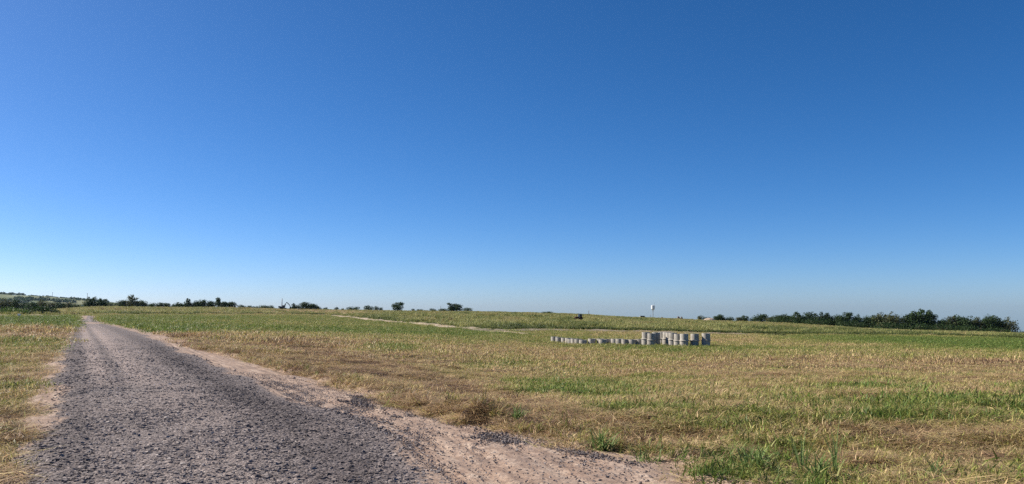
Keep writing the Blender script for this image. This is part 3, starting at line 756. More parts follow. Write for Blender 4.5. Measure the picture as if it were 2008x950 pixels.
# shrubs along the ditch and on the slope
DS = [(1450, 651, 18, 1.05, 'dusty brown shrub on the ditch bank where the grey field road ends'), (1482, 650.5, 34, 1.03, 'broad dark shrub on the ditch bank, right of where the field road ends'), (1515, 659.5, 30, 0.93, 'low blue green shrub trailing down from the ditch bank to the mown field'),
      (1620, 650.5, 20, 1.03, 'brown shrub alone on the bank under the left half of the wood'), (1718, 648, 36, 1.04, 'dark straggly shrub on the bank under the big smooth dome of the wood'), (1537, 662.5, 8, 0.90, 'tiny dark shrub on the diagonal ditch at the corner of the green field'),
      (878, 621, 12, 1.9, 'grey green shrub on the slope above the bend of the pale track')]
for x, yt, wp, f, lab in DS:
    u = (x - CX) / F; Y = float(YCf(u)) * f
    plant('shrub', x, yt, wp, Y, 'bush', lab, 'shrub', 'shrubs along the ditch', 'leaf_olive', n=420)

# far woods on the hill: reads as one mass
def far_wood():
    r = np.random.default_rng(5); V = []; B = []
    def clump(px_, Y_, h, wd):
        X = (px_ - CX) / F * Y_; z = hill_z(px_, Y_)
        v, br = leaf_cloud([(0, 0, h*.5, wd*.5, wd*.5, h*.5)], 26, wd * .32, r)
        V.append(v + np.array([X, Y_, z - 0.5])); B.append(br)
    for k in range(90): clump(r.uniform(-140, 49), r.uniform(2690, 2760), r.uniform(4.5, 8), r.uniform(8, 14))
    for k in range(60): clump(r.uniform(50, 215), r.uniform(2690, 2750), r.uniform(1.5, 3.4), r.uniform(6, 10))
    for k in range(60): clump(r.uniform(140, 215), r.uniform(2500, 2700), r.uniform(3, 6), r.uniform(8, 13))
    for a, b, y in ((30, 150, 2420), (-60, 60, 2330), (60, 210, 2240), (-80, 120, 2160)):
        for k in range(70): clump(r.uniform(a, b), y + r.uniform(-40, 40), r.uniform(4, 9), r.uniform(8, 15))
    v = np.concatenate(V); br = np.concatenate(B)
    o = mobj('far_woods', np_mesh('far_woods', v, np.arange(len(v)).reshape(-1, 4), attrs={'br': br}, smooth=False), M['leaf'])
    tag(o, 'dark belts of trees over the distant hill on the left', 'woods', kind='stuff')
far_wood()

# ------------------------------------------------------------------ concrete pipes
ring_me = MB().lathe([(0.36, 0.0), (0.44, 0.0), (0.45, 0.012), (0.45, 0.64), (0.44, 0.66), (0.37, 0.66), (0.36, 0.645)], 32, True)
pipe_me = MB().lathe([(0.41, 0.0), (0.51, 0.0), (0.52, 0.012), (0.52, 0.06), (0.505, 0.08), (0.45, 0.13), (0.44, 0.16), (0.44, 0.76), (0.43, 0.78), (0.36, 0.78), (0.35, 0.765), (0.35, 0.12), (0.40, 0.09)], 32, True)
for mb in (ring_me, pipe_me):
    pass
ring_mesh = np_mesh('concrete_ring', ring_me.v, ring_me.q); pipe_mesh = np_mesh('concrete_pipe', pipe_me.v, pipe_me.q)
for me in (ring_mesh, pipe_mesh):
    me.materials.append(M['concrete'])
    me.polygons.foreach_set('use_smooth', np.full(len(me.polygons), True))
    try: me.set_sharp_from_angle(angle=R(35))
    except Exception: pass
def pipe_Y(x): return float(np.interp(x, [1080, 1260, 1300, 1395], [99, 87.5, 86.5, 85.5]))
def put_pipe(kind, x, Y, z, label, s=1.0):
    o = bpy.data.objects.new('concrete_ring' if kind == 'r' else 'concrete_pipe', ring_mesh if kind == 'r' else pipe_mesh)
    u = (x - CX) / F
    X = u * Y
    o.location = (X, Y, z if z is not None else float(zg(X, Y)) - 0.05)
    o.rotation_euler = (rng.normal(0, 0.012), rng.normal(0, 0.012), rng.uniform(0, 6.28)); o.scale = (s, s, s)
    link(o)
    tag(o, label, 'pipe', 'short concrete rings standing in the row' if kind == 'r' else 'bell ended concrete pipes standing on the rings')
    return o
ordn = ['leftmost', 'second', 'third', 'fourth', 'fifth', 'sixth', 'seventh', 'eighth', 'ninth', 'tenth', 'eleventh', 'twelfth']
row = [(1087, 95.9), (1096, 95.1), (1107, 94.5), (1115, 93.7), (1119.3, 92.8), (1126, 92.0), (1133.5, 91.2), (1142.5, 90.4), (1159.5, 90.3), (1176.5, 90.2), (1181, 89.25), (1190.5, 90.1)]
for k, (x, Y) in enumerate(row):
    put_pipe('r', x, Y, None, '%s short concrete ring of the low single row left of the stacks' % ordn[k] if k == 0 else '%s short concrete ring from the left end of the low single row' % ordn[k])
row2 = [(1204.5, 89.2, 'first ring after the step in the low row, going right'), (1213.5, 88.7, 'second ring after the step in the low row, going right'), (1225, 88.0, 'third ring after the step in the low row, going right'),
        (1239, 87.6, 'ring in the low row just left of the one at the foot of the stacks'), (1253.5, 87.5, 'single ring standing at the left foot of the first stack')]
for x, Y, l in row2: put_pipe('r', x, Y, None, l)
up = [(1265, 86.7, 'leftmost bell ended pipe of the upper layer', 'ring under the leftmost stacked pipe'), (1276, 86.0, 'second bell ended pipe of the upper layer from the left', 'ring under the second stacked pipe from the left'),
      (1285, 86.85, 'dark shaded bell ended pipe set back beside the second one', 'ring in shade under the dark set back pipe'), (1297, 88.4, 'pipe at the far left of the slanting file in the crowded upper layer', 'ring under the far left pipe of the slanting file'),
      (1305.5, 87.6, 'narrow showing pipe, second from the left in the slanting file', 'ring under the second pipe of the slanting file'), (1311.5, 86.8, 'narrow showing pipe in the middle of the slanting file', 'ring under the middle pipe of the slanting file'),
      (1317.5, 86.0, 'brownish pipe of the slanting file, fourth from its left end', 'ring under the brownish pipe of the slanting file'), (1328, 85.3, 'wide showing pipe, next to the last of the slanting file', 'ring under the pipe next to the last of the slanting file'),
      (1339.5, 84.7, 'nearest pipe of the slanting file, facing the two separate stacks', 'ring under the nearest pipe of the slanting file'), (1360, 85.2, 'bell ended pipe standing apart, left one of the two separate stacks', 'ring under the left one of the two separate stacks'),
      (1382, 85.0, 'rightmost bell ended pipe, standing apart at the end', 'ring under the rightmost separate stack')]
for x, Y, l, lr in up:
    b = put_pipe('r', x - .6, Y, None, lr)
    b.rotation_euler = (0, 0, b.rotation_euler[2])
    p_ = put_pipe('p', x, Y, b.location.z + 0.662, l)
    p_.rotation_euler = (0, 0, p_.rotation_euler[2])

# ------------------------------------------------------------------ machines and posts
def excavator():
    Y = 408; p = at(558, 603.5, Y); z = float(zg(p.x, Y)) - .04
    root = empty('excavator', (p.x, Y, z)); s = Y / F      # metres per photo pixel
    tag(root, 'dark excavator with folded boom working on the crest beside the bushes', 'excavator')
    for sy in (-1, 1):
        m = MB(); pr = []
        for k in range(7): a = math.pi/2 + math.pi*k/6; pr.append((-1.25 + .42*math.cos(a), .45 + .42*math.sin(a)))
        for k in range(7): a = -math.pi/2 + math.pi*k/6; pr.append((1.25 + .42*math.cos(a), .45 + .42*math.sin(a)))
        m.prism(pr, sy*.95 - .28, sy*.95 + .28); m.move((-.9, 0, 0))
        m.build('track', M['rubber'], root)
    MB().box((-.9, 0, .78), (2.6, 1.5, .28), .05).build('undercarriage', M['paint_pale'], root)
    MB().box((-1.7, 0, 1.28), (2.3, 2.1, .72), .12).box((-2.6, 0, 1.35), (.7, 2.15, .85), .14).build('body', M['paint_dark'], root)
    cab = MB().prism([(-.85, .93), (.15, .93), (.22, 1.5), (0, 2.2), (-.8, 2.2)], -.95, .0).build('cab', M['paint_dark'], root)
    MB().prism([(-.7, 1.42), (.1, 1.42), (0, 2.08), (-.68, 2.08)], -.965, -.94).build('window', M['glass'], cab)
    boom = MB()
    boom.tube([(0, .3, 1.2), (.15, .3, 2.6), (.95, .3, 3.75)], [.24, .27, .2], 6)
    boom.build('boom', M['paint_dark'], root)
    MB().tube([(.85, .3, 3.8), (1.7, .3, 3.1), (2.6, .3, 2.2), (2.9, .3, 1.3)], [.16, .22, .19, .15], 6).build('arm', M['paint_dark'], root)
    MB().prism([(2.55, .45), (3.05, .3), (3.3, .8), (3.05, 1.45), (2.75, 1.4)], -.15, .75).build('bucket', M['rubber'], root)
    MB().tube([(.1, .3, 1.5), (.6, .3, 2.9)], .08, 6).build('hydraulic_ram', M['steel'], root)
excavator()

def tractor():
    a, b = ray(1135, 628); Ys = np.linspace(200, 415, 800)
    zz = zg(a*Ys, Ys); k = int(np.argmin(np.abs(HC + b*Ys - zz))); Y = float(Ys[k])
    Y = 300.0 if not 220 < Y < 410 else Y
    root = empty('tractor', (a*Y, Y, float(zg(a*Y, Y))), R(200)); s = 0.85 * Y / 300
    tag(root, 'small dark tractor with a red bonnet and a cab roof in the tall grass', 'tractor')
    root.scale = (s, s, s)
    def wheel(x, y, r, wd):
        m = MB().lathe([(r*.55, -wd/2), (r*.95, -wd/2), (r, -wd*.3), (r, wd*.3), (r*.95, wd/2), (r*.55, wd/2)], 24, True)
        m.v = [(p[0]+x, p[2]+y, p[1]+r) for p in m.v]
        t = m.build('wheel', M['rubber'], root)
        c = MB().lathe([(0.01, -wd*.2), (r*.56, -wd*.2), (r*.56, wd*.2), (0.01, wd*.2)], 18, True)
        c.v = [(p[0]+x, p[2]+y, p[1]+r) for p in c.v]; c.build('rim', M['red'], t)
    for sy in (-1, 1): wheel(-.7, sy*.85, .8, .5); wheel(1.5, sy*.75, .5, .32)
    MB().box((.9, 0, 1.15), (1.9, .75, .75), .12).build('bonnet', M['red'], root)
    MB().box((-.6, 0, .95), (1.3, 1.1, .6), .08).build('body', M['paint_dark'], root)
    cab = MB().prism([(-1.3, 1.2), (.05, 1.2), (-.05, 2.5), (-1.2, 2.5)], -.75, .75).build('cab', M['glass'], root)
    MB().box((-.62, 0, 2.58), (1.5, 1.75, .16), .05).build('roof', M['paint_dark'], cab)
    MB().tube([(1.2, .2, 1.5), (1.2, .2, 2.3)], .05, 8).build('exhaust', M['rubber'], root)
tractor()

def water_tower():
    Y = 1400; t = at(1280.3, 599, Y); X = t.x; z = float(zg(X, Y)); s = Y / F
    root = empty('water_tower', (X, Y, z)); tag(root, 'white cylindrical water tower on a slim stem above the skyline', 'water tower')
    top = t.z - z; r = 3.6*s; hb = top - 7.2*s
    MB().lathe([(0.02, top + .25*s), (r*.6, top + .1*s), (r, top - .25*s), (r, hb), (r*.55, hb - 1.8*s), (.75*s*.9, hb - 3.4*s)], 32).build('tank', M['white'], root, False)
    MB().lathe([(.72*s, hb - 3.2*s), (.52*s, hb - 6*s), (.52*s, -1)], 20).build('stem', M['steel'], root, True)
    MB().tube([(r*.85, 0, top), (r*.85, 0, top + 6.2*s)], .14*s, 6).build('antenna', M['steel'], root)
    m = MB()
    for sx in (-.25, .25): m.tube([(-.8*s + 0, -.6*s + sx, 0), (-.8*s, -.6*s + sx, hb)], .05, 5)
    for k in range(int(hb / .6)): m.tube([(-.8*s, -.6*s - .25, k*.6), (-.8*s, -.6*s + .25, k*.6)], .03, 4, False)
    m.build('ladder', M['steel'], root)
water_tower()

def pole(x, ytop, Y, r, label, mat='wood', arm=True, zb=None, name='utility_pole', cat='pole', k=1.0):
    t = at(x, ytop, Y); z = float(zg(t.x, Y)) if zb is None else zb
    root = empty(name, (t.x, Y, z)); tag(root, label, cat)
    h = t.z - z
    MB().tube([(0, 0, -.3), (0, 0, h)], [r*1.2, r*.8], 8).build('shaft', M[mat], root, True)
    if arm:
        MB().box((0, .0, h - .5*k), (1.9*k, .14*k, .16*k)).build('crossarm', M[mat], root)
        for sx in (-.8, 0, .8): MB().lathe([(.02, .45*k), (.09*k, .4*k), (.06*k, .2*k), (.02, .0)], 8).move((sx*k, 0, h - .44*k)).build('insulator', M['white'], root)
pole(103, 573.5, 2680, .55, 'far power pole on the ridge of the distant hill at the left', 'steel', True, hill_z(103, 2680) - 2, k=2.5)
pole(171.5, 575.5, 900, .24, 'thin power pole rising beside the tallest ragged tree on the left', 'wood')
pole(553.2, 585.5, 880, .5, 'pale mast standing behind the excavator', 'steel', False, name='mast', cat='mast')
pole(864, 600, 520, .10, 'thin short pole between the square topped bush and the leaning tree', 'wood', False)
pole(1154.5, 609.5, 520, .16, 'grey pole on the crest just right of the tractor', 'wood', False)
pole(1275, 617.5, 560, .14, 'short grey post on the crest at the foot of the water tower', 'wood', False)

def marker():
    Y = 66.0; t = at(37.8, 616, Y); z = float(zg(t.x, Y)); h = t.z - z
    root = empty('marker_post', (t.x, Y, z)); tag(root, 'thin marker post with a white box head standing in the grass left of the road', 'marker post')
    MB().tube([(0, 0, -.2), (0, 0, h - .12)], .022, 8).build('post', M['wood'], root)
    MB().box((0, 0, h - .07), (.2, .12, .14), .02).build('head', M['white'], root)
marker()

def shed():
    Y = 560.0; a = at(1259.3, 619.6, Y); z = float(zg(a.x, Y)); h = a.z - z; s = Y / F
    root = empty('shed', (a.x, Y, z)); tag(root, 'low shed with dark roof and pale walls on the crest left of the water tower', 'shed')
    MB().box((0, 0, (h - .8)/2), (8.2*s, 3, h - .8)).build('wall', M['wall'], root)
    MB().prism([(-4.5*s, h - .85), (4.5*s, h - .85), (4.3*s, h - .05), (-4.3*s, h)], -2.0, 2.0).build('roof', M['roof'], root)
    MB().box((-4.55*s, -1.2, h*.5), (.5, 1.0, h)).build('end_panel', M['white'], root)
shed()

def heap(name, x, ytop, wpx, Y, mat, label, rough, seed, cat):
    a = at(x, ytop, Y); zb = float(zg(a.x, Y)) - .2; h = a.z - zb; rd = wpx * Y / F / 2
    n = 36; g = np.linspace(-1, 1, n); U, V = np.meshgrid(g, g)
    d = np.sqrt(U**2 + V**2); H = np.clip(1 - d**2.4, 0, 1) ** 0.8 * h * (1 + rough * (fbm(U*3+seed, V*3, seed) - .5))
    gi = (np.arange(n - 1)[:, None] * n + np.arange(n - 1)[None, :]).ravel()
    me = np_mesh(name, np.stack([U*rd, V*rd*.8, H - 0.1], -1).reshape(-1, 3), np.stack([gi, gi+1, gi+n+1, gi+n], 1))
    o = mobj(name, me, mat); o.location = (a.x, Y, zb); tag(o, label, cat)
    return o
heap('dirt_mound', 1391, 623.5, 27, 385, M['dirt'], 'pale dirt mound in front of the dark bushes left of the wood', .35, 3, 'mound')
heap('rubble_heap', 1330.5, 620.6, 8, 410, M['rubble'], 'left hump of brown rubble on the crest right of the water tower', 1.2, 5, 'rubble heap')
heap('rubble_heap', 1336.5, 621.8, 6, 410, M['rubble'], 'smaller right hump of brown rubble on the crest right of the water tower', 1.2, 8, 'rubble heap')
heap('dirt_mound', 1297.8, 621.8, 6, 430, M['rubble'], 'tiny grey mound on the crest between the water tower and the rubble', .8, 11, 'mound')

# ------------------------------------------------------------------ grass, instanced as stuff
def blades(n, rad, h0, h1, w0, w1, lean, seed, flat=False, seg=3, droop=0.5):
    r = np.random.default_rng(seed); V = []; Q = []; B = []
    for k in range(n):
        a = r.uniform(0, 6.283); q = rad * math.sqrt(r.random()); bx, by = q*math.cos(a), q*math.sin(a)
        th = r.uniform(0, 6.283); h = r.uniform(h0, h1); wd = r.uniform(w0, w1) / 2
        d = np.array([math.cos(th), math.sin(th), 0]); sd = np.array([-d[1], d[0], 0])
        tilt = r.uniform(0.05, lean); p = np.array([bx, by, r.uniform(0.0, 0.04) if flat else -0.01]); br = r.random()
        b0 = len(V)
        for s in range(seg + 1):
            t = s / seg
            ww = wd * (1 - t**1.5 * .92)
            V += [p + sd*ww, p - sd*ww]; B += [br, br]
            an = (math.pi/2 - r.uniform(-.1, .2)) if flat else min(1.9, tilt + droop * t * t * 2)
            p = p + (d * math.sin(an) + np.array([0, 0, math.cos(an)])) * h / seg
            if flat: p[2] = max(0.004, p[2])
        for s in range(seg): i = b0 + s*2; Q.append((i, i+1, i+3, i+2))
    return np.array(V), Q, np.array(B)

def source(prefix, mats, specs):
    c = bpy.data.collections.new(prefix)
    for k, sp in enumerate(specs):
        v, q, b = blades(*sp[0], **sp[1])
        o = bpy.data.objects.new('%s_%d' % (prefix, k), np_mesh(prefix, v, q, attrs={'br': b}))
        o.data.materials.append(mats); c.objects.link(o)
    return c

def scatter(name, P, rot, scl, tint_, pick, coll, kind_label, cat):
    me = np_mesh(name, P, attrs={'rot': rot, 'scl': scl, 'tint': tint_})
    a = me.attributes.new('pick', 'INT', 'POINT'); a.data.foreach_set('value', np.asarray(pick, np.int32))
    o = bpy.data.objects.new(name, me); link(o); tag(o, kind_label, cat, kind='stuff')
    g = bpy.data.node_groups.new(name, 'GeometryNodeTree')
    g.interface.new_socket('Geometry', in_out='INPUT', socket_type='NodeSocketGeometry')
    g.interface.new_socket('Geometry', in_out='OUTPUT', socket_type='NodeSocketGeometry')
    N = g.nodes; L = g.links
    gi_ = N.new('NodeGroupInput'); go = N.new('NodeGroupOutput')
    ci = N.new('GeometryNodeCollectionInfo'); ci.inputs['Collection'].default_value = coll
    ci.inputs['Separate Children'].default_value = True; ci.inputs['Reset Children'].default_value = True
    ip = N.new('GeometryNodeInstanceOnPoints')
    def na(nm, t): n = N.new('GeometryNodeInputNamedAttribute'); n.data_type = t; n.inputs['Name'].default_value = nm; return n.outputs['Attribute']
    er = N.new('FunctionNodeEulerToRotation')
    L.new(na('rot', 'FLOAT_VECTOR'), er.inputs[0])
    L.new(gi_.outputs[0], ip.inputs['Points']); L.new(ci.outputs[0], ip.inputs['Instance'])
    ip.inputs['Pick Instance'].default_value = True
    L.new(na('pick', 'INT'), ip.inputs['Instance Index']); L.new(er.outputs[0], ip.inputs['Rotation']); L.new(na('scl', 'FLOAT'), ip.inputs['Scale'])
    L.new(ip.outputs[0], go.inputs[0])
    md = o.modifiers.new('scatter', 'NODES'); md.node_group = g
    return o

def sample(n, Y0, Y1, power=1.0, umax=0.74):
    """points over the view wedge, density falling with distance as Y**(power-1)... uniform per area at power 1"""
    t = rng.random(n); e = power + 1
    Y = (Y0**e + t * (Y1**e - Y0**e)) ** (1 / e)
    return rng.uniform(-umax, umax, n) * (Y + 1.0), Y

def slope_rot(n, tilt=0.12):
    return np.stack([rng.normal(0, tilt, n), rng.normal(0, tilt, n), rng.uniform(0, 6.283, n)], 1)

short = source('short_tuft', M['grass'], [((26, .14, .025, .095, .005, .010, 1.5, s), dict(droop=.6)) for s in (1, 2, 3, 4, 5)])
mown = source('mown_patch', M['grass'], [((74, .38, .03, .10, .009, .016, 1.5, s), dict(droop=.6)) for s in (61, 62, 63, 64)])
mown_far = source('mown_far', M['grass'], [((96, .85, .04, .11, .02, .035, 1.45, s), dict(droop=.6)) for s in (65, 66, 67)])
straw = source('straw_litter', M['grass'], [((34, .20, .10, .32, .005, .010, 1.5, s), dict(flat=True)) for s in (11, 12, 13, 14)])
straw_far = source('straw_far', M['grass'], [((70, .7, .2, .6, .014, .028, 1.5, s), dict(flat=True)) for s in (15, 16, 17)])
leafy = source('leafy_tuft', M['grass'], [((24, .08, .10, .36, .008, .018, 1.1, s), dict(droop=1.0, seg=4)) for s in (21, 22, 23, 24)])
patch = source('grass_patch', M['grass'], [((46, .65, .07, .20, .018, .035, 1.0, s), {}) for s in (31, 32, 33, 34)])
clump = source('tall_clump', M['scrub'], [((46, .55, .35, .95, .04, .085, .55, s), {}) for s in (41, 42, 43, 44, 45)])

def cover(name, X, Y, coll, npick, s0, s1, lab, cat, keep=None, shift=0.0, lim=0.15, tilt=.12, grow=0.0, tint_fn=None, smul=None):
    k = roadmask(X, Y) > lim
    if keep is not None: k &= keep
    X, Y = X[k], Y[k]; Z = zg(X, Y); t = tintmap(X, Y, Z)
    if tint_fn is not None: t = tint_fn(X, Y, t)
    n = len(X)
    s = rng.uniform(s0, s1, n) * (1 + grow * (t - .4)) * (0.75 + 0.5 * fbm(X * .7, Y * .7, 77))
    if smul is not None: s = s * smul(X, Y)
    return scatter(name, np.stack([X, Y, Z], 1), slope_rot(n, tilt), s, np.clip(t + shift + rng.normal(0, .09, n), 0, 1), rng.integers(0, npick, n), coll, lab, cat)

# near mown field
def gaps(X, Y, lo=.3, hi=.52):
    return rng.random(len(X)) < .08 + .92 * sstep(lo + .04, hi + .04, .5 * fbm(X * 2.6, Y * 2.6, 101) + .5 * fbm(X * .9, Y * 1.5, 103))
X, Y = sample(30000, 3.5, 15); cover('short_grass', X, Y, short, 5, .7, 1.5, 'short mown grass in the near field', 'grass', keep=gaps(X, Y), grow=1.0, tilt=.25)
X, Y = sample(16000, 14, 36, .8); cover('short_grass', X, Y, mown, 4, .8, 1.4, 'short mown grass further out in the near field', 'grass', keep=gaps(X, Y), grow=.9, tilt=.12)
X, Y = sample(15000, 34, 100, .4); cover('short_grass', X, Y, mown_far, 3, .9, 1.5, 'mown grass of the middle field', 'grass', grow=.6, tilt=.06, keep=(Y < YCf(X / Y) * .93) & gaps(X * .4, Y * .4))
def litter(n, Y0, Y1, s0, s1, lab, pw=1.0, coll=None, np_=4):
    X, Y = sample(n, Y0, Y1, pw); Z = zg(X, Y)
    t = tintmap(X, Y, Z)
    k = (rng.random(n) < np.clip(1.3 - t * 1.25, .05, 1)) & (rng.random(n) < .2 + .8 * sstep(.4, .58, fbm(X * 1.1, Y * 1.9, 107)))
    cover('straw', X, Y, coll or straw, np_, s0, s1, lab, 'straw', keep=k, lim=-.05 if Y0 < 20 else .1, tilt=.10 if Y0 < 20 else .05, tint_fn=lambda X, Y, t: np.clip(.24 + t * .3 + rng.normal(0, .10, len(t)), .05, .47))
litter(30000, 3.5, 15, .7, 1.3, 'loose cut straw lying on the near field')
litter(26000, 14, 36, .9, 1.5, 'loose cut straw lying further out on the near field', .8)
litter(12000, 34, 90, .8, 1.3, 'loose cut straw lying on the middle field', .5, straw_far, 3)
# dead brown growth along the bank beside the shoulder
X, Y = sample(30000, 8, 34); d = roadmask(X, Y)
k = (d > .12) & (d < 1.3) & (X > eR(Y)) & (rng.random(len(X)) < .75 * sstep(.35, .6, fbm(X * 1.0, Y * 1.0, 111)))
cover('bank_grass', X, Y, leafy, 4, .45, 1.0, 'dead brown grass on the low bank beside the dirt shoulder', 'grass', keep=k, lim=.1, tilt=.3, tint_fn=lambda X, Y, t: np.clip(rng.normal(.17, .13, len(t)) + .45 * (rng.random(len(t)) < .22), 0, 1))
# lusher tufts in the green places and along the road edge
X, Y = sample(60000, 4, 40); Z = zg(X, Y); t = tintmap(X, Y, Z); d = roadmask(X, Y)
k = rng.random(len(X)) < np.clip((t - .55) * .35, 0, 1) + np.where((d > .1) & (d < 1.0) & (X > -3) & (Y < 13), .22, 0) + np.where((d > .1) & (d < .9) & (Y >= 13), .03, 0)
cover('leafy_grass', X, Y, leafy, 4, .5, .95, 'taller leafy grass in the green patches and along the road edge', 'grass', keep=k, tint_fn=lambda X, Y, t: np.clip(t + .25, .55, 1))
# tall green verge by the road ahead, both sides
X, Y = sample(60000, 52, 112, .5)
d = roadmask(X, Y); u = X / Y
k = ((u < -.46) & ((d > .9) | (Y < 78)) & (rng.random(len(X)) < np.where(u < -.555, .4, np.where(d < 6, .35, .06))))
cover('verge_grass', X, Y, leafy, 4, 1.1, 1.9, 'tall green grass on both sides of the road ahead', 'grass', keep=k, tint_fn=lambda X, Y, t: np.clip(t * .4 + .55, 0, 1))
# middle green fields
X, Y = sample(70000, 46, 300, .1); cover('field_grass', X, Y, patch, 4, .9, 1.6, 'low green grass of the fields up to the ditch', 'grass', keep=Y < YCf(X / Y) * .985)
# tall rough grass beyond the ditch
X, Y = sample(170000, 100, 640, .15)
u = X / Y; yc = YCf(u); yd = YDf(u)
den = .12 + .88 * sstep(.42, .6, fbm(X * .12, Y * .05, 81))
k = (Y > yc * 1.02) & (Y < yd * 1.25) & (rng.random(len(X)) < den) & (u > -.56)
cover('tall_grass', X, Y, clump, 5, .4, 1.3, 'tall rough yellowish grass on the slope beyond the ditch', 'tall grass', keep=k, tilt=.1, smul=lambda X, Y: 1 - .5 * sstep(.62, .95, Y / YDf(X / Y)),
      tint_fn=lambda X, Y, t: np.clip(.30 + .45 * t + (fbm(X * .11, Y * .05, 83) - .5) * 1.1, 0, 1))
# dark growth along the ditch line
n = 9000; xx = rng.uniform(205, 2008, n); u = (xx - CX) / F; Y = YCf(u) * rng.uniform(1.0, 1.022, n); X = u * Y
k = rng.random(n) < np.where(xx < 640, .5, np.where(xx < 930, .06, .8)) * (.5 + .8 * fbm(xx * .02, xx * 0, 91))
cover('ditch_grass', X, Y, clump, 5, .35, .75, 'dark rank grass along the ditch bank', 'tall grass', keep=k, tint_fn=lambda X, Y, t: np.full(len(t), .9))
# left: rough ground round the hedge
X, Y = sample(14000, 150, 420, .2, .74); u = X / Y
cover('rough_grass', X, Y, clump, 5, .5, 1.0, 'brownish rough grass by the hedge on the left', 'tall grass', keep=(u < -.50) & (Y > YCf(u) * 1.1), tint_fn=lambda X, Y, t: np.clip(.25 + .3 * t, 0, 1))

# ------------------------------------------------------------------ loose stones
def stones():
    c = bpy.data.collections.new('stone')
    for s in range(6):
        r = np.random.default_rng(300 + s)
        # a cut block: octahedral / cubic hull with jittered corners
        v = np.array([(x, y, z) for x in (-1, 1) for y in (-1, 1) for z in (-1, 1)], float) * r.uniform(.55, .95, (8, 1)) + r.normal(0, .16, (8, 3))
        v *= np.array([1, r.uniform(.65, .95), r.uniform(.45, .7)])
        q = [(0,1,3,2),(4,6,7,5),(0,4,5,1),(2,3,7,6),(0,2,6,4),(1,5,7,3)]
        o = bpy.data.objects.new('stone_%d' % s, np_mesh('stone', v, q, smooth=False)); o.data.materials.append(M['stone']); c.objects.link(o)
    return c
stc = stones()
def stone_field(name, n, Y0, Y1, s0, s1, lab):
    t = rng.random(n); Y = np.sqrt(Y0**2 + t * (Y1**2 - Y0**2)) if False else Y0 + (Y1 - Y0) * t
    s = rng.uniform(-.04, 1.0, n)
    X = eL(Y) + (eR(Y) - eL(Y)) * s
    g = sstep(-.4, .5, np.minimum(X - gL(Y), gR(Y) - X) + (fbm(X * .8, Y * .35, 41) - .5) * .9)
    pn = fbm(X * 1.1, Y * .5, 47)
    k = rng.random(n) < (g * np.where(pn > .45, .85, .32) + .008)
    k &= rng.random(n) < 1 - .93 * sstep(14, 40, Y)
    q = (X - gL(Y)) / (gR(Y) - gL(Y)); dk = np.exp(-((q - .80) / .13) ** 2) + .6 * np.exp(-((q - .08) / .08) ** 2)
    k &= rng.random(n) < np.where(Y > 0, .45 + .55 * np.clip(dk, 0, 1) + .25 * (Y < 12), 1)
    k2 = k
    X, Y = X[k], Y[k]; m = len(X)
    Z = z0(X, Y) + 0.012 + (fbm(X * .7, Y * .35, 43) - .5) * .05 + .03 * g[k] - .004
    scatter(name, np.stack([X, Y, Z], 1), np.stack([rng.normal(0, .22, m), rng.normal(0, .22, m), rng.uniform(0, 6.283, m)], 1), rng.uniform(s0, s1, m) * rng.uniform(.6, 1.3, m), np.clip(rng.normal(.5, .22, m) - .38 * dk[k2], 0, 1), rng.integers(0, 6, m), stc, lab, 'gravel')
stone_field('gravel', 95000, 5, 16, .009, .024, 'crushed grey stone lying on the near road')
stone_field('gravel', 70000, 16, 40, .012, .028, 'crushed grey stone lying on the road further on')
# clods along the soft edge
stone_p = 26000
Y = rng.uniform(5, 22, stone_p); X = gR(Y) + (eR(Y) - gR(Y)) * rng.random(stone_p) ** 1.3
k = rng.random(stone_p) < .25 + .75 * sstep(.45, .6, fbm(X * 1.4, Y * .7, 97))
X, Y = X[k], Y[k]; m_ = len(X)
scatter('pebbles', np.stack([X, Y, z0(X, Y) + .014 + (fbm(X * .7, Y * .35, 43) - .5) * .05], 1), np.stack([rng.normal(0, .3, m_), rng.normal(0, .3, m_), rng.uniform(0, 6.28, m_)], 1), rng.uniform(.004, .012, m_), np.clip(rng.normal(.6, .25, m_), 0, 1), rng.integers(0, 6, m_), stc, 'small pebbles strewn over the dirt shoulder', 'gravel')
n = 15000; Y = rng.uniform(5, 16, n); off = rng.normal(.5, .2, n); X = eR(Y) - np.abs(off)
k = rng.random(n) < sstep(.52, .62, fbm((X - eR(Y)) * 3.0, Y * .9, 95)) * .38 + .015
X, Y = X[k], Y[k]; m = len(X)
scatter('soil_clods', np.stack([X, Y, z0(X, Y) + .012], 1), rng.uniform(0, 6.28, (m, 3)), rng.uniform(.006, .019, m), np.clip(rng.normal(.28, .2, m), 0, 1), rng.integers(0, 6, m), stc, 'dark earth clods along the dirt shoulder', 'soil')

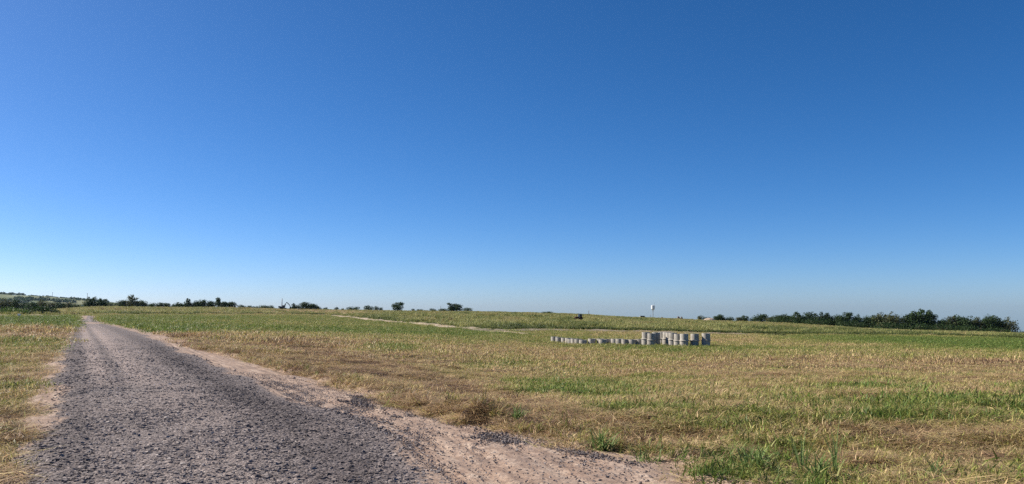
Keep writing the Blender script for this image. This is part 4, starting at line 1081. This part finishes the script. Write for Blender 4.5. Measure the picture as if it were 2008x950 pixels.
# ------------------------------------------------------------------ single weeds one can point at
def weed(x, y, h, wd, label, nb, seed, mat='grass_single', cat='grass clump', name='grass_clump', wide=(.012, .022), lean=.75, leafy_=0):
    p = hit(x, y); z = float(zg(p.x, p.y))
    v, q, b = blades(nb, wd * .22, h * .5, h, wide[0], wide[1], lean, seed, droop=.95 if lean > .5 else .4, seg=5)
    v = v.copy(); vv = np.array(v)
    o = mobj(name, np_mesh(name, vv, q, attrs={'br': b}), M['leaf_weed']); o.location = (p.x, p.y, z)
    tag(o, label, cat)
    return o
weed(1480, 936, .42, .5, 'broad bladed green grass clump at the bottom edge where the dirt shoulder ends', 70, 501, wide=(.014, .026), lean=1.2)
weed(1605, 946, .40, .4, 'green grass clump with arching blades at the bottom edge, right of the broad bladed clump', 50, 502, wide=(.012, .024), lean=1.2)
weed(1575, 925, .62, .12, 'tall single seed stalk leaning left over the arching clump', 9, 503, lean=.35)
weed(1640, 935, .60, .16, 'upright pale stalks of grass near the bottom edge', 12, 504, lean=.3)
weed(1180, 883, .40, .5, 'dark green grass clump spilling over the edge of the dirt shoulder', 80, 505, lean=1.2)
weed(1270, 905, .34, .6, 'spreading low grass clump on the corner of the dirt shoulder', 55, 506, lean=1.1)
weed(1015, 838, .34, .3, 'small isolated grass clump on the bank left of the spilling clump', 34, 507)
weed(1835, 942, .36, .4, 'lone arching grass clump at the bottom right', 36, 508, lean=1.2)
weed(341, 649, .42, .75, 'dark leafy weed at the road bend beside the green verge', 70, 509, cat='weed', name='weed', wide=(.03, .06), lean=.9)['group'] = 'weeds at the road bend'
weed(363, 648, .60, .7, 'taller airy weed with thin stems just right of the dark leafy weed', 40, 510, cat='weed', name='weed', wide=(.015, .03), lean=.4)['group'] = 'weeds at the road bend'
weed(762, 694, .30, 1.6, 'fresh green grass clump alone in the straw of the middle field', 160, 511, wide=(.012, .022))

# ------------------------------------------------------------------ haze
hz = MB().box((-200, 1700, -78), (7600, 3800, 284)).build('haze', None)
m = NT('thin_haze')
pv = m.n('ShaderNodeVolumePrincipled', {'Color': (0.6, 0.8, 1.0, 1), 'Density': 0.00002, 'Anisotropy': 0.35})
m.t.links.new(pv.outputs[0], m.out.inputs['Volume'])
hz.data.materials.append(m.m); tag(hz, kind='stuff')
